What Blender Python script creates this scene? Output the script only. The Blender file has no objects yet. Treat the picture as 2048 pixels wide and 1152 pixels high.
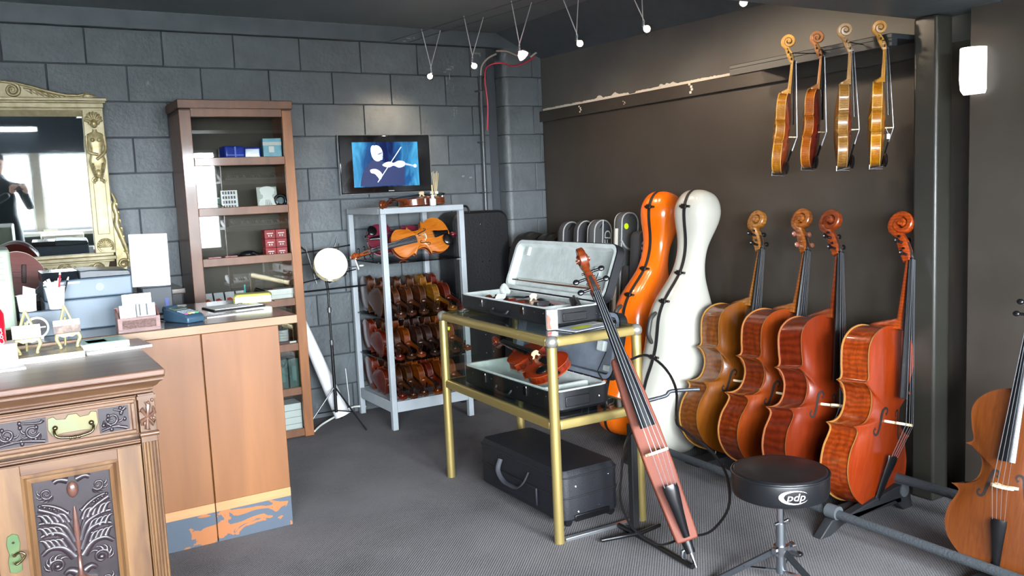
import bpy, math, random
from mathutils import Vector, Matrix, Euler
from mathutils.bvhtree import BVHTree
random.seed(7)
PI = math.pi
SC = bpy.context.scene
COL = SC.collection
def lin(c):
    if isinstance(c, str): c = tuple(int(c[i:i+2], 16) for i in (1, 3, 5))
    return tuple(((v/255)/12.92 if v/255 <= .04045 else ((v/255+.055)/1.055)**2.4) for v in c)
# ------------------------------------------------------------------ camera
camd = bpy.data.cameras.new('camera'); cam = bpy.data.objects.new('camera', camd); COL.objects.link(cam)
SC.camera = cam
camd.sensor_width = 36; camd.lens = 36*1727.17/2048; camd.clip_start = .02; camd.clip_end = 200
cr, cu, cf = Vector((.85447491, -.5175047, -.04540396)), Vector((.09593843, .07130091, .9928303)), Vector((.510557, .85270456, -.11057343))
m = Matrix((cr, cu, -cf)).transposed().to_4x4(); m.translation = (-.1427, -5.3402, 1.3976); cam.matrix_world = m
# ------------------------------------------------------------------ light
SC.view_settings.view_transform = 'Standard'; SC.view_settings.look = 'None'
SC.view_settings.gamma = 1; SC.view_settings.use_curve_mapping = False
SC.view_settings.exposure = 0.0
W = bpy.data.worlds.new('sky'); SC.world = W; W.use_nodes = True
bg = W.node_tree.nodes['Background']; bg.inputs[0].default_value = (.86, .93, 1.0, 1); bg.inputs[1].default_value = 142.0
def portal(x0, x1, z0, z1, y=-6.56):
    d = bpy.data.lights.new('window_daylight', 'AREA'); o = bpy.data.objects.new('window_daylight', d); COL.objects.link(o)
    d.shape = 'RECTANGLE'; d.size = x1-x0; d.size_y = z1-z0; d.cycles.is_portal = True
    o.location = ((x0+x1)/2, y, (z0+z1)/2); o.rotation_euler = (PI/2, 0, 0)
WINS = [(-2.45, -.04, .84, 1.76), (.04, 1.25, .84, 1.76), (1.42, 2.36, .84, 2.08)]
for w in WINS: portal(*w)
# ------------------------------------------------------------------ materials
MATS = {}
def nt(name):
    m = bpy.data.materials.new(name); m.use_nodes = True
    return m, m.node_tree.nodes, m.node_tree.links, m.node_tree.nodes['Principled BSDF']
def mat(name, col, rough=.5, metal=0., col2=None, nscale=6, detail=4, bump=0, bscale=80, coat=0, stretch=(1,1,1), spec=.5, rnd=0, alpha=None, trans=0, sharp=None, emit=None, estr=0, sheen=0):
    if name in MATS: return MATS[name]
    m, N, Lk, B = nt(name)
    B.inputs['Base Color'].default_value = (*lin(col), 1); B.inputs['Roughness'].default_value = rough
    B.inputs['Metallic'].default_value = metal; B.inputs['Specular IOR Level'].default_value = spec
    if coat: B.inputs['Coat Weight'].default_value = coat; B.inputs['Coat Roughness'].default_value = .06
    if sheen: B.inputs['Sheen Weight'].default_value = sheen
    if trans: B.inputs['Transmission Weight'].default_value = trans
    if emit: B.inputs['Emission Color'].default_value = (*lin(emit), 1); B.inputs['Emission Strength'].default_value = estr
    vec = None
    if col2 or bump:
        tc = N.new('ShaderNodeTexCoord'); mp = N.new('ShaderNodeMapping'); mp.inputs['Scale'].default_value = stretch
        Lk.new(tc.outputs['Object'], mp.inputs[0]); vec = mp.outputs[0]
        if rnd:
            oi = N.new('ShaderNodeObjectInfo'); mm = N.new('ShaderNodeMath'); mm.operation = 'MULTIPLY'; mm.inputs[1].default_value = 37
            Lk.new(oi.outputs['Random'], mm.inputs[0]); ad = N.new('ShaderNodeVectorMath'); ad.operation = 'ADD'
            Lk.new(vec, ad.inputs[0]); Lk.new(mm.outputs[0], ad.inputs[1]); vec = ad.outputs[0]
    if col2:
        nz = N.new('ShaderNodeTexNoise'); nz.inputs['Scale'].default_value = nscale; nz.inputs['Detail'].default_value = detail
        Lk.new(vec, nz.inputs['Vector'])
        rp = N.new('ShaderNodeValToRGB'); a, b = sharp or (.3, .7)
        rp.color_ramp.elements[0].position = a; rp.color_ramp.elements[1].position = b
        rp.color_ramp.elements[0].color = (*lin(col), 1); rp.color_ramp.elements[1].color = (*lin(col2), 1)
        Lk.new(nz.outputs['Fac'], rp.inputs[0]); out = rp.outputs[0]
        if rnd:
            hs = N.new('ShaderNodeHueSaturation'); oi2 = N.new('ShaderNodeObjectInfo'); mr = N.new('ShaderNodeMapRange')
            mr.inputs['To Min'].default_value = 1-rnd; mr.inputs['To Max'].default_value = 1+rnd
            Lk.new(oi2.outputs['Random'], mr.inputs[0]); Lk.new(mr.outputs[0], hs.inputs['Value']); Lk.new(out, hs.inputs['Color']); out = hs.outputs[0]
        Lk.new(out, B.inputs['Base Color'])
    if bump:
        nb = N.new('ShaderNodeTexNoise'); nb.inputs['Scale'].default_value = bscale; nb.inputs['Detail'].default_value = 5
        Lk.new(vec, nb.inputs['Vector']); bp = N.new('ShaderNodeBump'); bp.inputs['Strength'].default_value = bump; bp.inputs['Distance'].default_value = .01
        Lk.new(nb.outputs['Fac'], bp.inputs['Height']); Lk.new(bp.outputs[0], B.inputs['Normal'])
    MATS[name] = m; return m
def wood(name, c1, c2, rough=.35, coat=.0, scale=3., stretch=(14, 14, 1), bands='z', dist=6, wscale=0, fl=0, c3=None, bump=.05):
    """grain along the axis with the small stretch; fl>0 adds cross flame bands"""
    if name in MATS: return MATS[name]
    m, N, Lk, B = nt(name)
    tc = N.new('ShaderNodeTexCoord'); mp = N.new('ShaderNodeMapping'); mp.inputs['Scale'].default_value = stretch
    oi = N.new('ShaderNodeObjectInfo'); ad = N.new('ShaderNodeVectorMath'); ad.operation = 'ADD'
    mu = N.new('ShaderNodeMath'); mu.operation = 'MULTIPLY'; mu.inputs[1].default_value = 23
    Lk.new(oi.outputs['Random'], mu.inputs[0]); Lk.new(tc.outputs['Object'], mp.inputs[0]); Lk.new(mp.outputs[0], ad.inputs[0]); Lk.new(mu.outputs[0], ad.inputs[1])
    nz = N.new('ShaderNodeTexNoise'); nz.inputs['Scale'].default_value = scale; nz.inputs['Detail'].default_value = 6; nz.inputs['Distortion'].default_value = .6
    Lk.new(ad.outputs[0], nz.inputs['Vector'])
    rp = N.new('ShaderNodeValToRGB'); rp.color_ramp.elements[0].position = .32; rp.color_ramp.elements[1].position = .68
    rp.color_ramp.elements[0].color = (*lin(c1), 1); rp.color_ramp.elements[1].color = (*lin(c2), 1)
    Lk.new(nz.outputs['Fac'], rp.inputs[0]); out = rp.outputs[0]
    if fl:
        wv = N.new('ShaderNodeTexWave'); wv.bands_direction = bands.upper(); wv.inputs['Scale'].default_value = fl
        wv.inputs['Distortion'].default_value = dist; wv.inputs['Detail'].default_value = 2; wv.inputs['Detail Scale'].default_value = 1.5
        Lk.new(tc.outputs['Object'], wv.inputs['Vector'])
        mx = N.new('ShaderNodeMix'); mx.data_type = 'RGBA'; mx.blend_type = 'MULTIPLY'; mx.inputs[0].default_value = .55
        r2 = N.new('ShaderNodeValToRGB'); r2.color_ramp.elements[0].color = (.42, .36, .30, 1); r2.color_ramp.elements[1].color = (1.15, 1.12, 1.05, 1)
        Lk.new(wv.outputs['Fac'], r2.inputs[0]); Lk.new(out, mx.inputs[6]); Lk.new(r2.outputs[0], mx.inputs[7]); out = mx.outputs[2]
    Lk.new(out, B.inputs['Base Color']); B.inputs['Roughness'].default_value = rough
    if coat: B.inputs['Coat Weight'].default_value = coat; B.inputs['Coat Roughness'].default_value = .08
    if bump:
        bp = N.new('ShaderNodeBump'); bp.inputs['Strength'].default_value = bump; bp.inputs['Distance'].default_value = .01
        Lk.new(nz.outputs['Fac'], bp.inputs['Height']); Lk.new(bp.outputs[0], B.inputs['Normal'])
    MATS[name] = m; return m
def glass(name, tint=(1, 1, 1), refl=1.0, ior=1.5):
    if name in MATS: return MATS[name]
    m, N, Lk, B = nt(name); N.remove(B); o = N['Material Output']
    t = N.new('ShaderNodeBsdfTransparent'); t.inputs[0].default_value = (*tint, 1)
    g = N.new('ShaderNodeBsdfGlossy'); g.inputs['Roughness'].default_value = .01
    fr = N.new('ShaderNodeFresnel'); ge = N.new('ShaderNodeNewGeometry'); mr = N.new('ShaderNodeMapRange'); mr.inputs['To Min'].default_value = ior; mr.inputs['To Max'].default_value = 1/ior
    Lk.new(ge.outputs['Backfacing'], mr.inputs[0]); Lk.new(mr.outputs[0], fr.inputs[0]); mx = N.new('ShaderNodeMixShader')
    mu = N.new('ShaderNodeMath'); mu.operation = 'MULTIPLY'; mu.inputs[1].default_value = refl; mu.use_clamp = True
    Lk.new(fr.outputs[0], mu.inputs[0]); Lk.new(mu.outputs[0], mx.inputs[0]); Lk.new(t.outputs[0], mx.inputs[1]); Lk.new(g.outputs[0], mx.inputs[2]); Lk.new(mx.outputs[0], o.inputs[0])
    MATS[name] = m; return m
def emis(name, col, s):
    if name in MATS: return MATS[name]
    m, N, Lk, B = nt(name); B.inputs['Base Color'].default_value = (*lin(col), 1)
    B.inputs['Emission Color'].default_value = (*lin(col), 1); B.inputs['Emission Strength'].default_value = s
    MATS[name] = m; return m
# ------------------------------------------------------------------ mesh builder
class MB:
    def __init__(s): s.v = []; s.f = []; s.mi = []; s.cur = 0
    def add(s, vs, fs):
        o = len(s.v); s.v += [tuple(v) for v in vs]; s.f += [tuple(i+o for i in f) for f in fs]; s.mi += [s.cur]*len(fs); return s
    def box(s, x0, x1, y0, y1, z0, z1, mtx=None):
        vs = [Vector((x, y, z)) for z in (z0, z1) for y in (y0, y1) for x in (x0, x1)]
        if mtx: vs = [mtx @ v for v in vs]
        return s.add(vs, [(0,2,3,1),(4,5,7,6),(0,1,5,4),(2,6,7,3),(0,4,6,2),(1,3,7,5)])
    def cbox(s, c, d, mtx=None): return s.box(c[0]-d[0]/2, c[0]+d[0]/2, c[1]-d[1]/2, c[1]+d[1]/2, c[2]-d[2]/2, c[2]+d[2]/2, mtx)
    def cham(s, x0, x1, y0, y1, z0, z1, c, face='-y'):
        """box whose -y face is chamfered"""
        vs = [(x0,y1,z0),(x1,y1,z0),(x1,y1,z1),(x0,y1,z1),(x0,y0+c,z0),(x1,y0+c,z0),(x1,y0+c,z1),(x0,y0+c,z1),(x0+c,y0,z0+c),(x1-c,y0,z0+c),(x1-c,y0,z1-c),(x0+c,y0,z1-c)]
        return s.add(vs, [(0,3,2,1),(0,1,5,4),(1,2,6,5),(2,3,7,6),(3,0,4,7),(4,5,9,8),(5,6,10,9),(6,7,11,10),(7,4,8,11),(8,9,10,11)])
    def loft(s, rings, cap=True, closed=True):
        n = len(rings[0]); vs = [v for r in rings for v in r]; fs = []
        for i in range(len(rings)-1):
            for j in range(n if closed else n-1):
                k = (j+1) % n; fs.append((i*n+j, i*n+k, (i+1)*n+k, (i+1)*n+j))
        if cap and closed: fs += [tuple(range(n))[::-1], tuple(range((len(rings)-1)*n, len(rings)*n))]
        return s.add(vs, fs)
    def cyl(s, p0, p1, r0, r1=None, n=12, cap=True):
        r1 = r0 if r1 is None else r1; p0, p1 = Vector(p0), Vector(p1); d = (p1-p0).normalized()
        a = d.orthogonal().normalized(); b = d.cross(a)
        ring = lambda p, r: [p+(a*math.cos(t)+b*math.sin(t))*r for t in [2*PI*i/n for i in range(n)]]
        return s.loft([ring(p0, r0), ring(p1, r1)], cap)
    def tube(s, pts, r, n=8, flat=None, up=None, cap=True, closed=False):
        """pts list, r number/list/func(t); flat=(a,b) section scale along (side,up)"""
        pts = [Vector(p) for p in pts]; m = len(pts); rings = []; prev = None
        for i, p in enumerate(pts):
            if closed: d = pts[(i+1) % m]-pts[i-1]
            else: d = pts[min(i+1, m-1)]-pts[max(i-1, 0)]
            d = d.normalized() if d.length > 1e-9 else Vector((0,0,1))
            if up is not None: a = Vector(up).cross(d); a = a.normalized() if a.length > 1e-6 else d.orthogonal().normalized()
            elif prev is None: a = d.orthogonal().normalized()
            else: a = (prev-d*prev.dot(d)).normalized()
            prev = a; b = d.cross(a); rr = r[i] if isinstance(r, (list, tuple)) else (r(i/(m-1)) if callable(r) else r)
            fa, fb = flat or (1, 1)
            rings.append([p+a*math.cos(t)*rr*fa+b*math.sin(t)*rr*fb for t in [2*PI*j/n for j in range(n)]])
        if closed: rings.append(rings[0]); cap = False
        return s.loft(rings, cap)
    def lathe(s, prof, c=(0,0,0), n=24, mtx=None):
        rings = []
        for r, z in prof:
            ring = [Vector((c[0]+r*math.cos(2*PI*j/n), c[1]+r*math.sin(2*PI*j/n), c[2]+z)) for j in range(n)]
            rings.append([mtx @ v for v in ring] if mtx else ring)
        return s.loft(rings, True)
    def ell(s, c, r, n=12, mm=8, mtx=None):
        rings = []
        for i in range(mm+1):
            t = -PI/2+PI*i/mm; k = max(math.cos(t), .02)
            ring = [Vector((c[0]+r[0]*k*math.cos(2*PI*j/n), c[1]+r[1]*k*math.sin(2*PI*j/n), c[2]+r[2]*math.sin(t))) for j in range(n)]
            rings.append([mtx @ v for v in ring] if mtx else ring)
        return s.loft(rings, True)
    def prism(s, poly, y0, y1, mtx=None, bev=0):
        """poly of (x,z) extruded along y"""
        n = len(poly); A = [Vector((x, y0, z)) for x, z in poly]; Bq = [Vector((x, y1, z)) for x, z in poly]
        if mtx: A = [mtx @ v for v in A]; Bq = [mtx @ v for v in Bq]
        return s.loft([A, Bq], True)
    def xf(s, mtx, start=0):
        for i in range(start, len(s.v)): s.v[i] = tuple(mtx @ Vector(s.v[i]))
        return s
    def build(s, name, mats, parent=None, smooth=None, bev=0, seg=2, loc=None, rot=None):
        me = bpy.data.meshes.new(name); me.from_pydata(s.v, [], s.f); me.update()
        for mm in (mats if isinstance(mats, (list, tuple)) else [mats]): me.materials.append(mm)
        if any(s.mi): me.polygons.foreach_set('material_index', s.mi)
        bmfix(me)
        if smooth:
            me.polygons.foreach_set('use_smooth', [True]*len(me.polygons)); me.set_sharp_from_angle(angle=math.radians(smooth))
        o = bpy.data.objects.new(name, me); COL.objects.link(o)
        if parent: o.parent = parent
        if loc is not None: o.location = loc
        if rot is not None: o.rotation_euler = rot
        if bev:
            b = o.modifiers.new('bevel', 'BEVEL'); b.width = bev; b.segments = seg; b.limit_method = 'ANGLE'; b.angle_limit = math.radians(40)
            me.polygons.foreach_set('use_smooth', [True]*len(me.polygons)); me.set_sharp_from_angle(angle=math.radians(50))
        return o
import bmesh
def bmfix(me):
    b = bmesh.new(); b.from_mesh(me); bmesh.ops.recalc_face_normals(b, faces=b.faces); b.to_mesh(me); b.free()
def thing(name, label, cat, loc=(0,0,0), rot=(0,0,0), group=None, mtx=None):
    o = bpy.data.objects.new(name, None); COL.objects.link(o); o.empty_display_size = .05
    if mtx is not None: o.matrix_world = mtx
    else: o.location = loc; o.rotation_euler = rot
    o['label'] = label; o['category'] = cat
    if group: o['group'] = group
    return o
def tag(o, label, cat, group=None):
    o['label'] = label; o['category'] = cat
    if group: o['group'] = group
    return o
def struct(o, label=None):
    o['kind'] = 'structure'
    if label: o['label'] = label
    return o
def dup(o, parent=None, mats=None, top=True):
    c = o.copy(); COL.objects.link(c)
    c.parent = parent
    if parent is not None: c.matrix_parent_inverse = o.matrix_parent_inverse
    if mats and c.type == 'MESH':
        for sl in c.material_slots:
            new = mats.get(sl.material.name)
            if new: sl.link = 'OBJECT'; sl.material = new
    for ch in list(o.children): dup(ch, c, mats)
    return c
def pose(pos, front, up):
    z = Vector(up).normalized(); y = -Vector(front); y = (y-z*y.dot(z)).normalized(); x = y.cross(z)
    m = Matrix((x, y, z)).transposed().to_4x4(); m.translation = pos; return m
def catmull(P, sub=4, closed=False):
    out = []; n = len(P)
    for i in range(n if closed else n-1):
        p0 = P[(i-1) % n] if closed or i > 0 else P[0]; p1 = P[i]; p2 = P[(i+1) % n]; p3 = P[(i+2) % n] if closed or i+2 < n else P[-1]
        for k in range(sub):
            t = k/sub
            out.append(tuple(.5*(2*b+(c-a)*t+(2*a-5*b+4*c-d)*t*t+(3*b-a-3*c+d)*t**3) for a, b, c, d in zip(p0, p1, p2, p3)))
    if not closed: out.append(tuple(P[-1]))
    return out
def spiral(c, r0, r1, a0, turns, n=28, y=0, sgn=1):
    """points (x,y,z) of a spiral in the xz plane"""
    return [(c[0]+(r0+(r1-r0)*i/n)*math.cos(a0+sgn*2*PI*turns*i/n), y, c[1]+(r0+(r1-r0)*i/n)*math.sin(a0+sgn*2*PI*turns*i/n)) for i in range(n+1)]
def text_mesh(body, size, ext=0, name='txt'):
    cu_ = bpy.data.curves.new(name, 'FONT'); cu_.body = body; cu_.size = size; cu_.align_x = 'CENTER'; cu_.align_y = 'CENTER'; cu_.extrude = ext; cu_.resolution_u = 4
    o = bpy.data.objects.new(name, cu_); COL.objects.link(o); dg = bpy.context.evaluated_depsgraph_get(); dg.update()
    me = bpy.data.meshes.new_from_object(o.evaluated_get(dg)); vs = [v.co.copy() for v in me.vertices]; fs = [tuple(p.vertices) for p in me.polygons]
    bpy.data.objects.remove(o); bpy.data.curves.remove(cu_); bpy.data.meshes.remove(me)
    mb = MB(); mb.add(vs, fs); return mb
# common materials
BLACK = mat('black_plastic', '#0c0c0e', .35)
MATTE = mat('matte_black', '#0d0d0e', .7)
EBONY = mat('ebony', '#0b0b0d', .28)
CHROME = mat('chrome', '#c9ccd2', .12, 1)
STEEL = mat('steel', '#9aa0a6', .35, 1)
WHITE = mat('white_plastic', '#e8e8e4', .4)
PAPER = mat('paper_white', '#ecebe6', .8)
STRING = mat('steel_string', '#b9bdc4', .3, .9)
MAPLE = mat('bridge_maple', '#e3cda4', .55)
# ================================================================== setting
BLK = mat('painted_block', '#4c5255', .5, col2='#575e61', nscale=9, bump=.35, bscale=45, rnd=.09)
MORTAR = mat('painted_mortar', '#363b40', .7)
PLASTER = mat('dark_plaster', '#332e28', .5, col2='#39342e', nscale=4, bump=.06, bscale=30)
CEIL = mat('ceiling_paint', '#6a7276', .6, col2='#737c80', nscale=2)
TRIMP = mat('trim_paint', '#474e53', .45, col2='#535a5f', nscale=7, bump=.1, bscale=20)
WX, LX, FY, CZ = 3.35, -2.6, -6.5, 2.50
def carpet():
    m, N, Lk, B = nt('carpet'); tc = N.new('ShaderNodeTexCoord')
    wv = N.new('ShaderNodeTexWave'); mp = N.new('ShaderNodeMapping'); mp.inputs['Rotation'].default_value = (0, 0, .75)
    wv.inputs['Scale'].default_value = 34; wv.inputs['Distortion'].default_value = 2.2; wv.inputs['Detail'].default_value = 2; wv.inputs['Detail Scale'].default_value = 6
    nz = N.new('ShaderNodeTexNoise'); nz.inputs['Scale'].default_value = 1.6; nz.inputs['Detail'].default_value = 6
    n2 = N.new('ShaderNodeTexNoise'); n2.inputs['Scale'].default_value = 170; n2.inputs['Detail'].default_value = 3
    Lk.new(tc.outputs['Object'], mp.inputs[0]); Lk.new(mp.outputs[0], wv.inputs['Vector']); Lk.new(tc.outputs['Object'], nz.inputs[0]); Lk.new(tc.outputs['Object'], n2.inputs[0])
    a = N.new('ShaderNodeMath'); a.operation = 'MULTIPLY_ADD'; a.inputs[1].default_value = .35; Lk.new(wv.outputs['Fac'], a.inputs[0]); Lk.new(nz.outputs['Fac'], a.inputs[2])
    b = N.new('ShaderNodeMath'); b.operation = 'MULTIPLY_ADD'; b.inputs[1].default_value = .5; Lk.new(n2.outputs['Fac'], b.inputs[0]); Lk.new(a.outputs[0], b.inputs[2])
    rp = N.new('ShaderNodeValToRGB'); rp.color_ramp.elements[0].position = .55; rp.color_ramp.elements[1].position = 1.25
    rp.color_ramp.elements[0].color = (*lin('#3a393b'), 1); rp.color_ramp.elements[1].color = (*lin('#6e6c6d'), 1)
    Lk.new(b.outputs[0], rp.inputs[0]); Lk.new(rp.outputs[0], B.inputs['Base Color']); B.inputs['Roughness'].default_value = .95; B.inputs['Specular IOR Level'].default_value = .15
    bp = N.new('ShaderNodeBump'); bp.inputs['Strength'].default_value = .5; bp.inputs['Distance'].default_value = .006
    Lk.new(b.outputs[0], bp.inputs['Height']); Lk.new(bp.outputs[0], B.inputs['Normal']); return m
struct(MB().box(LX, WX+.15, FY, .12, -.1, 0).build('floor', carpet()))
struct(MB().box(LX, WX+.15, FY, .12, CZ, CZ+.1).build('ceiling', CEIL))
# back wall: backing plus every block
wb = struct(MB().box(LX, 2.925, .012, .12, 0, CZ).box(2.925, 3.06, .07, .12, 0, CZ).box(3.06, WX+.1, .012, .12, 0, CZ).build('wall_back', MORTAR))
def block_mesh(w, h, nm):
    mb = MB(); mb.cham(-w/2, w/2, -.0, .02, -h/2, h/2, .0028); o = mb.build(nm, BLK); return o
protos = {}
def block(parent, x0, x1, z0, z1, y):
    w, h = round(x1-x0, 3), round(z1-z0, 3)
    if w < .02: return
    if (w, h) not in protos: o = block_mesh(w, h, 'block'); protos[(w, h)] = o
    else: o = protos[(w, h)].copy(); COL.objects.link(o)
    o.parent = parent; o.location = ((x0+x1)/2, y, (z0+z1)/2)
J = .003
PX0 = 2.93
for k in range(12):
    z1 = 2.4-.2*k; off = 0 if k % 2 == 0 else .2
    x = -2.8+off
    while x < PX0:
        a, b = max(x, LX), min(x+.4, PX0)
        if b-a > .03: block(wb, a+J, b-J, z1-.2+J, z1-J, 0)
        x += .4
# pier of rounded-corner blocks at the right end of the back wall
PY = -.050; PXP = 3.03
pier = struct(MB().box(PXP+.012, WX, PY+.02, .02, 0, 2.4).build('wall_pier', MORTAR))
def bull(x0, x1, z0, z1):
    poly = [(x0, .06)] + [(x0+.045-.045*math.cos(t), PY+.045-.045*math.sin(t)) for t in [PI/2*i/6 for i in range(7)]] + [(x1, PY), (x1, .06)]
    mb = MB(); mb.loft([[Vector((p[0], p[1], z)) for p in poly] for z in (z0, z1)])
    o = mb.build('block', BLK, pier, smooth=35); return o
for k in range(12):
    z1 = 2.4-.2*k; s = .24 if k % 2 == 0 else .29
    bull(PXP, PXP+s-J, z1-.2+J, z1-J)
    if PXP+s < WX-.02: mb = MB(); mb.cham(PXP+s+J, WX, PY, PY+.03, z1-.2+J, z1-J, .004); mb.build('block', BLK, pier)
struct(MB().box(LX, WX, -.028, .02, 2.4, CZ).build('trim_back_beam', TRIMP, bev=.003))
# right wall with rail, bare strip, cove
wr = struct(MB().box(WX, WX+.1, FY, .05, 0, 1.93).build('wall_right', PLASTER))
struct(MB().box(WX, WX+.1, FY, .05, 1.93, CZ).build('wall_right_upper', mat('upper_wall_lit_grey', '#565551', .5, col2='#5e5d59', nscale=4, bump=.06, bscale=30)))  # lighter neutral grey: daylight and ceiling bounce put into the upper wall's colour
mb = MB(); mb.add([(WX, 0, 2.335), (WX, -3.1, 2.27), (3.0, -3.1, CZ), (3.0, 0, CZ), (WX+.02, 0, CZ), (WX+.02, -3.1, CZ)], [(0,1,2,3), (0,3,4), (1,5,2), (0,4,5,1), (3,2,5,4)])
struct(mb.build('trim_cove', TRIMP))
rail = struct(MB().box(WX-.03, WX, -3.05, PY, 1.888, 1.962).build('trim_rail', PLASTER, bev=.003))
BARE = mat('bare_plaster', '#f4f0e6', .75, col2='#e9e3d4', nscale=30)
def ragged():
    pts = []; n = 150; y0, y1 = -.06, -2.16
    mb = MB()
    for i in range(n):
        y = y0+(y1-y0)*i/n; t = i/n
        h = .008+.002*abs(math.sin(i*1.7)*math.sin(i*.37))+.002*random.random()
        if .30 < t < .42: h += .016*max(0, math.sin((t-.30)/.12*PI*3))**2*(1-abs(t-.36)*9)
        if .60 < t < .68: h += .007*abs(math.sin(i*2.3))
        if .46 < t < .50: h *= .25
        pts.append((y, 1.964+max(h*1.7, .005)))
    top = [Vector((WX-.004, y, z)) for y, z in pts]; low = [Vector((WX-.004, y, 1.955)) for y, z in pts]
    vs = top+low; fs = [(i, i+1, n+i+1, n+i) for i in range(n-1)]
    vs += [v+Vector((.006, 0, 0)) for v in vs]; m2 = 2*n
    fs += [tuple(m2+j for j in f)[::-1] for f in fs]+[(i, m2+i, m2+i+1, i+1) for i in range(n-1)]
    mb.add(vs, fs); return mb.build('bare_strip', BARE, wr)
ragged()
for y, s in ((-.55, 1), (-1.62, 1.3), (-1.02, .5)):
    mb = MB()
    for k in range(4): mb.cbox((WX-.031, y+.012*math.sin(k*5), 1.91+.012*k*s), (.003, .012*s, .010*s))
    mb.build('paint_chip', BARE, rail)
# ledge the small fiddles hang from
LEDGE = mat('ledge_paint', '#20262a', .5)
led = struct(MB().box(3.10, WX, -3.05, -2.14, 1.955, 1.975).build('trim_ledge', LEDGE, bev=.003))
MB().box(3.10, 3.135, -3.05, -2.14, 1.925, 1.955).build('lip', LEDGE, led)
# post and cross beam
POST = mat('post_paint', '#282722', .38, col2='#2d2c27', nscale=5)
struct(MB().box(3.19, 3.30, -3.19, -3.085, 0, 2.03).build('trim_post', POST, bev=.012, seg=3))
struct(MB().box(.4, WX, -3.42, -3.06, 2.035, CZ).build('trim_cross_beam', TRIMP, bev=.004))
mb = MB(); mb.box(3.24, WX, FY, -3.30, 0, CZ); struct(mb.build('wall_right_return', PLASTER))
# left and front walls with the shop windows
struct(MB().box(LX-.1, LX, FY, .1, 0, CZ).build('wall_left', BLK))
mb = MB(); xs = [LX]
mb.box(LX, WX+.15, FY-.12, FY, 2.08, CZ); mb.box(LX, 1.42, FY-.12, FY, 1.76, 2.08); mb.box(LX, 1.42, FY-.12, FY, 0, .84)
mb.box(LX, -2.45, FY-.12, FY, .84, 1.76); mb.box(1.25, 1.42, FY-.12, FY, .84, 1.76); mb.box(2.36, WX+.15, FY-.12, FY, 0, 2.08)
mb.box(1.42, 2.36, FY-.12, FY, 0, .84)
struct(mb.build('wall_front', mat('front_wall', '#1c2830', .6)))
FR = mat('window_frame_white', '#cfd0cf', .4); PANE = glass('window_glass', (1, 1, 1), 1)
for i, (x0, x1, z0, z1) in enumerate(WINS):
    t = .035; mb = MB()
    mb.box(x0, x1, FY-.09, FY-.03, z0, z0+t); mb.box(x0, x1, FY-.09, FY-.03, z1-t, z1); mb.box(x0, x0+t, FY-.09, FY-.03, z0+t, z1-t); mb.box(x1-t, x1, FY-.09, FY-.03, z0+t, z1-t)
    if i == 0:
        for x in (-1.65, -.85): mb.box(x-.02, x+.02, FY-.09, FY-.03, z0+t, z1-t)
    o = struct(mb.build('window_%d' % (i+1), FR, bev=.004))
    MB().box(x0+t, x1-t, FY-.063, FY-.057, z0+t, z1-t).build('pane', PANE, o)
struct(MB().box(-.05, .05, FY-.11, FY+.01, .84, 1.76).build('trim_1', mat('mullion', '#8b8478', .6), bev=.004))
struct(MB().box(LX+.02, 1.40, FY, FY+.22, .80, .84).build('trim_2', mat('sill_white', '#b9b9b4', .5), bev=.004))
# street outside, seen only in reflections
struct(MB().box(-40, 40, -60, FY-.13, -.25, -.12).build('ground_outside', mat('street', '#8d8d8a', .9, col2='#7b7b79', nscale=2)))

for x, z, w, h in ((2.33, 2.43, .030, .008), (2.37, 2.435, .012, .010), (2.42, 2.432, .010, .008), (2.30, 2.41, .020, .006), (2.63, 2.245, .040, .012), (2.66, 2.26, .020, .016), (2.60, 2.225, .022, .008), (2.635, 2.20, .006, .05), (2.61, 2.17, .005, .06), (2.66, 2.12, .005, .05), (2.665, 1.99, .03, .006), (2.655, 1.955, .006, .05), (2.675, 1.96, .006, .03), (2.86, 2.36, .05, .010), (2.88, 2.345, .012, .014), (2.70, 1.52, .018, .012), (2.76, 1.51, .02, .010)):
    MB().cbox((x, -.0305 if z > 2.4 else -.0015, z), (w, .003, h)).build('paint_chip', mat('pale_scuff', '#9a9d9c', .6, col2='#5a5f61', nscale=80), wb)
# ================================================================== bowed instruments
def outline(kind, sub=3):
    LC, UC = (148, 232) if kind == 'cello' else (146, 236)
    lo = [(0,0),(1.5,22),(7,46),(19,70),(40,91),(62,101),(82,103),(104,99.5),(121,91.5),(LC-13,86),(LC-6,88.5),(LC,101)]
    ce = [(LC,101),(LC+2.5,88),(LC+7,73.5),(LC+16,60),(LC+30,52.5),((LC+UC)/2+4,50.5),(UC-26,52.5),(UC-15,58),(UC-7,66),(UC-2.5,75),(UC,86)]
    upr = [(UC,86),(UC+6,74),(UC+16,73),(UC+30,77.5),(280,81.5),(293,83.5),(306,82.5),(322,75),(337,60),(347,42),(352.5,24),(355,0)]
    h = catmull(lo, sub)[:-1]+catmull(ce, sub)[:-1]+catmull(upr, sub)
    R = [(w, z) for z, w in h]; Lh = [(-w, z) for z, w in h[1:-1]][::-1]
    return R+Lh
def off2(P, d):
    n = len(P); out = []
    for i in range(n):
        ax, az = P[i-1]; bx, bz = P[(i+1) % n]; tx, tz = bx-ax, bz-az; l = math.hypot(tx, tz) or 1
        out.append((P[i][0]-tz/l*d, P[i][1]+tx/l*d))
    return out
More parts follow.
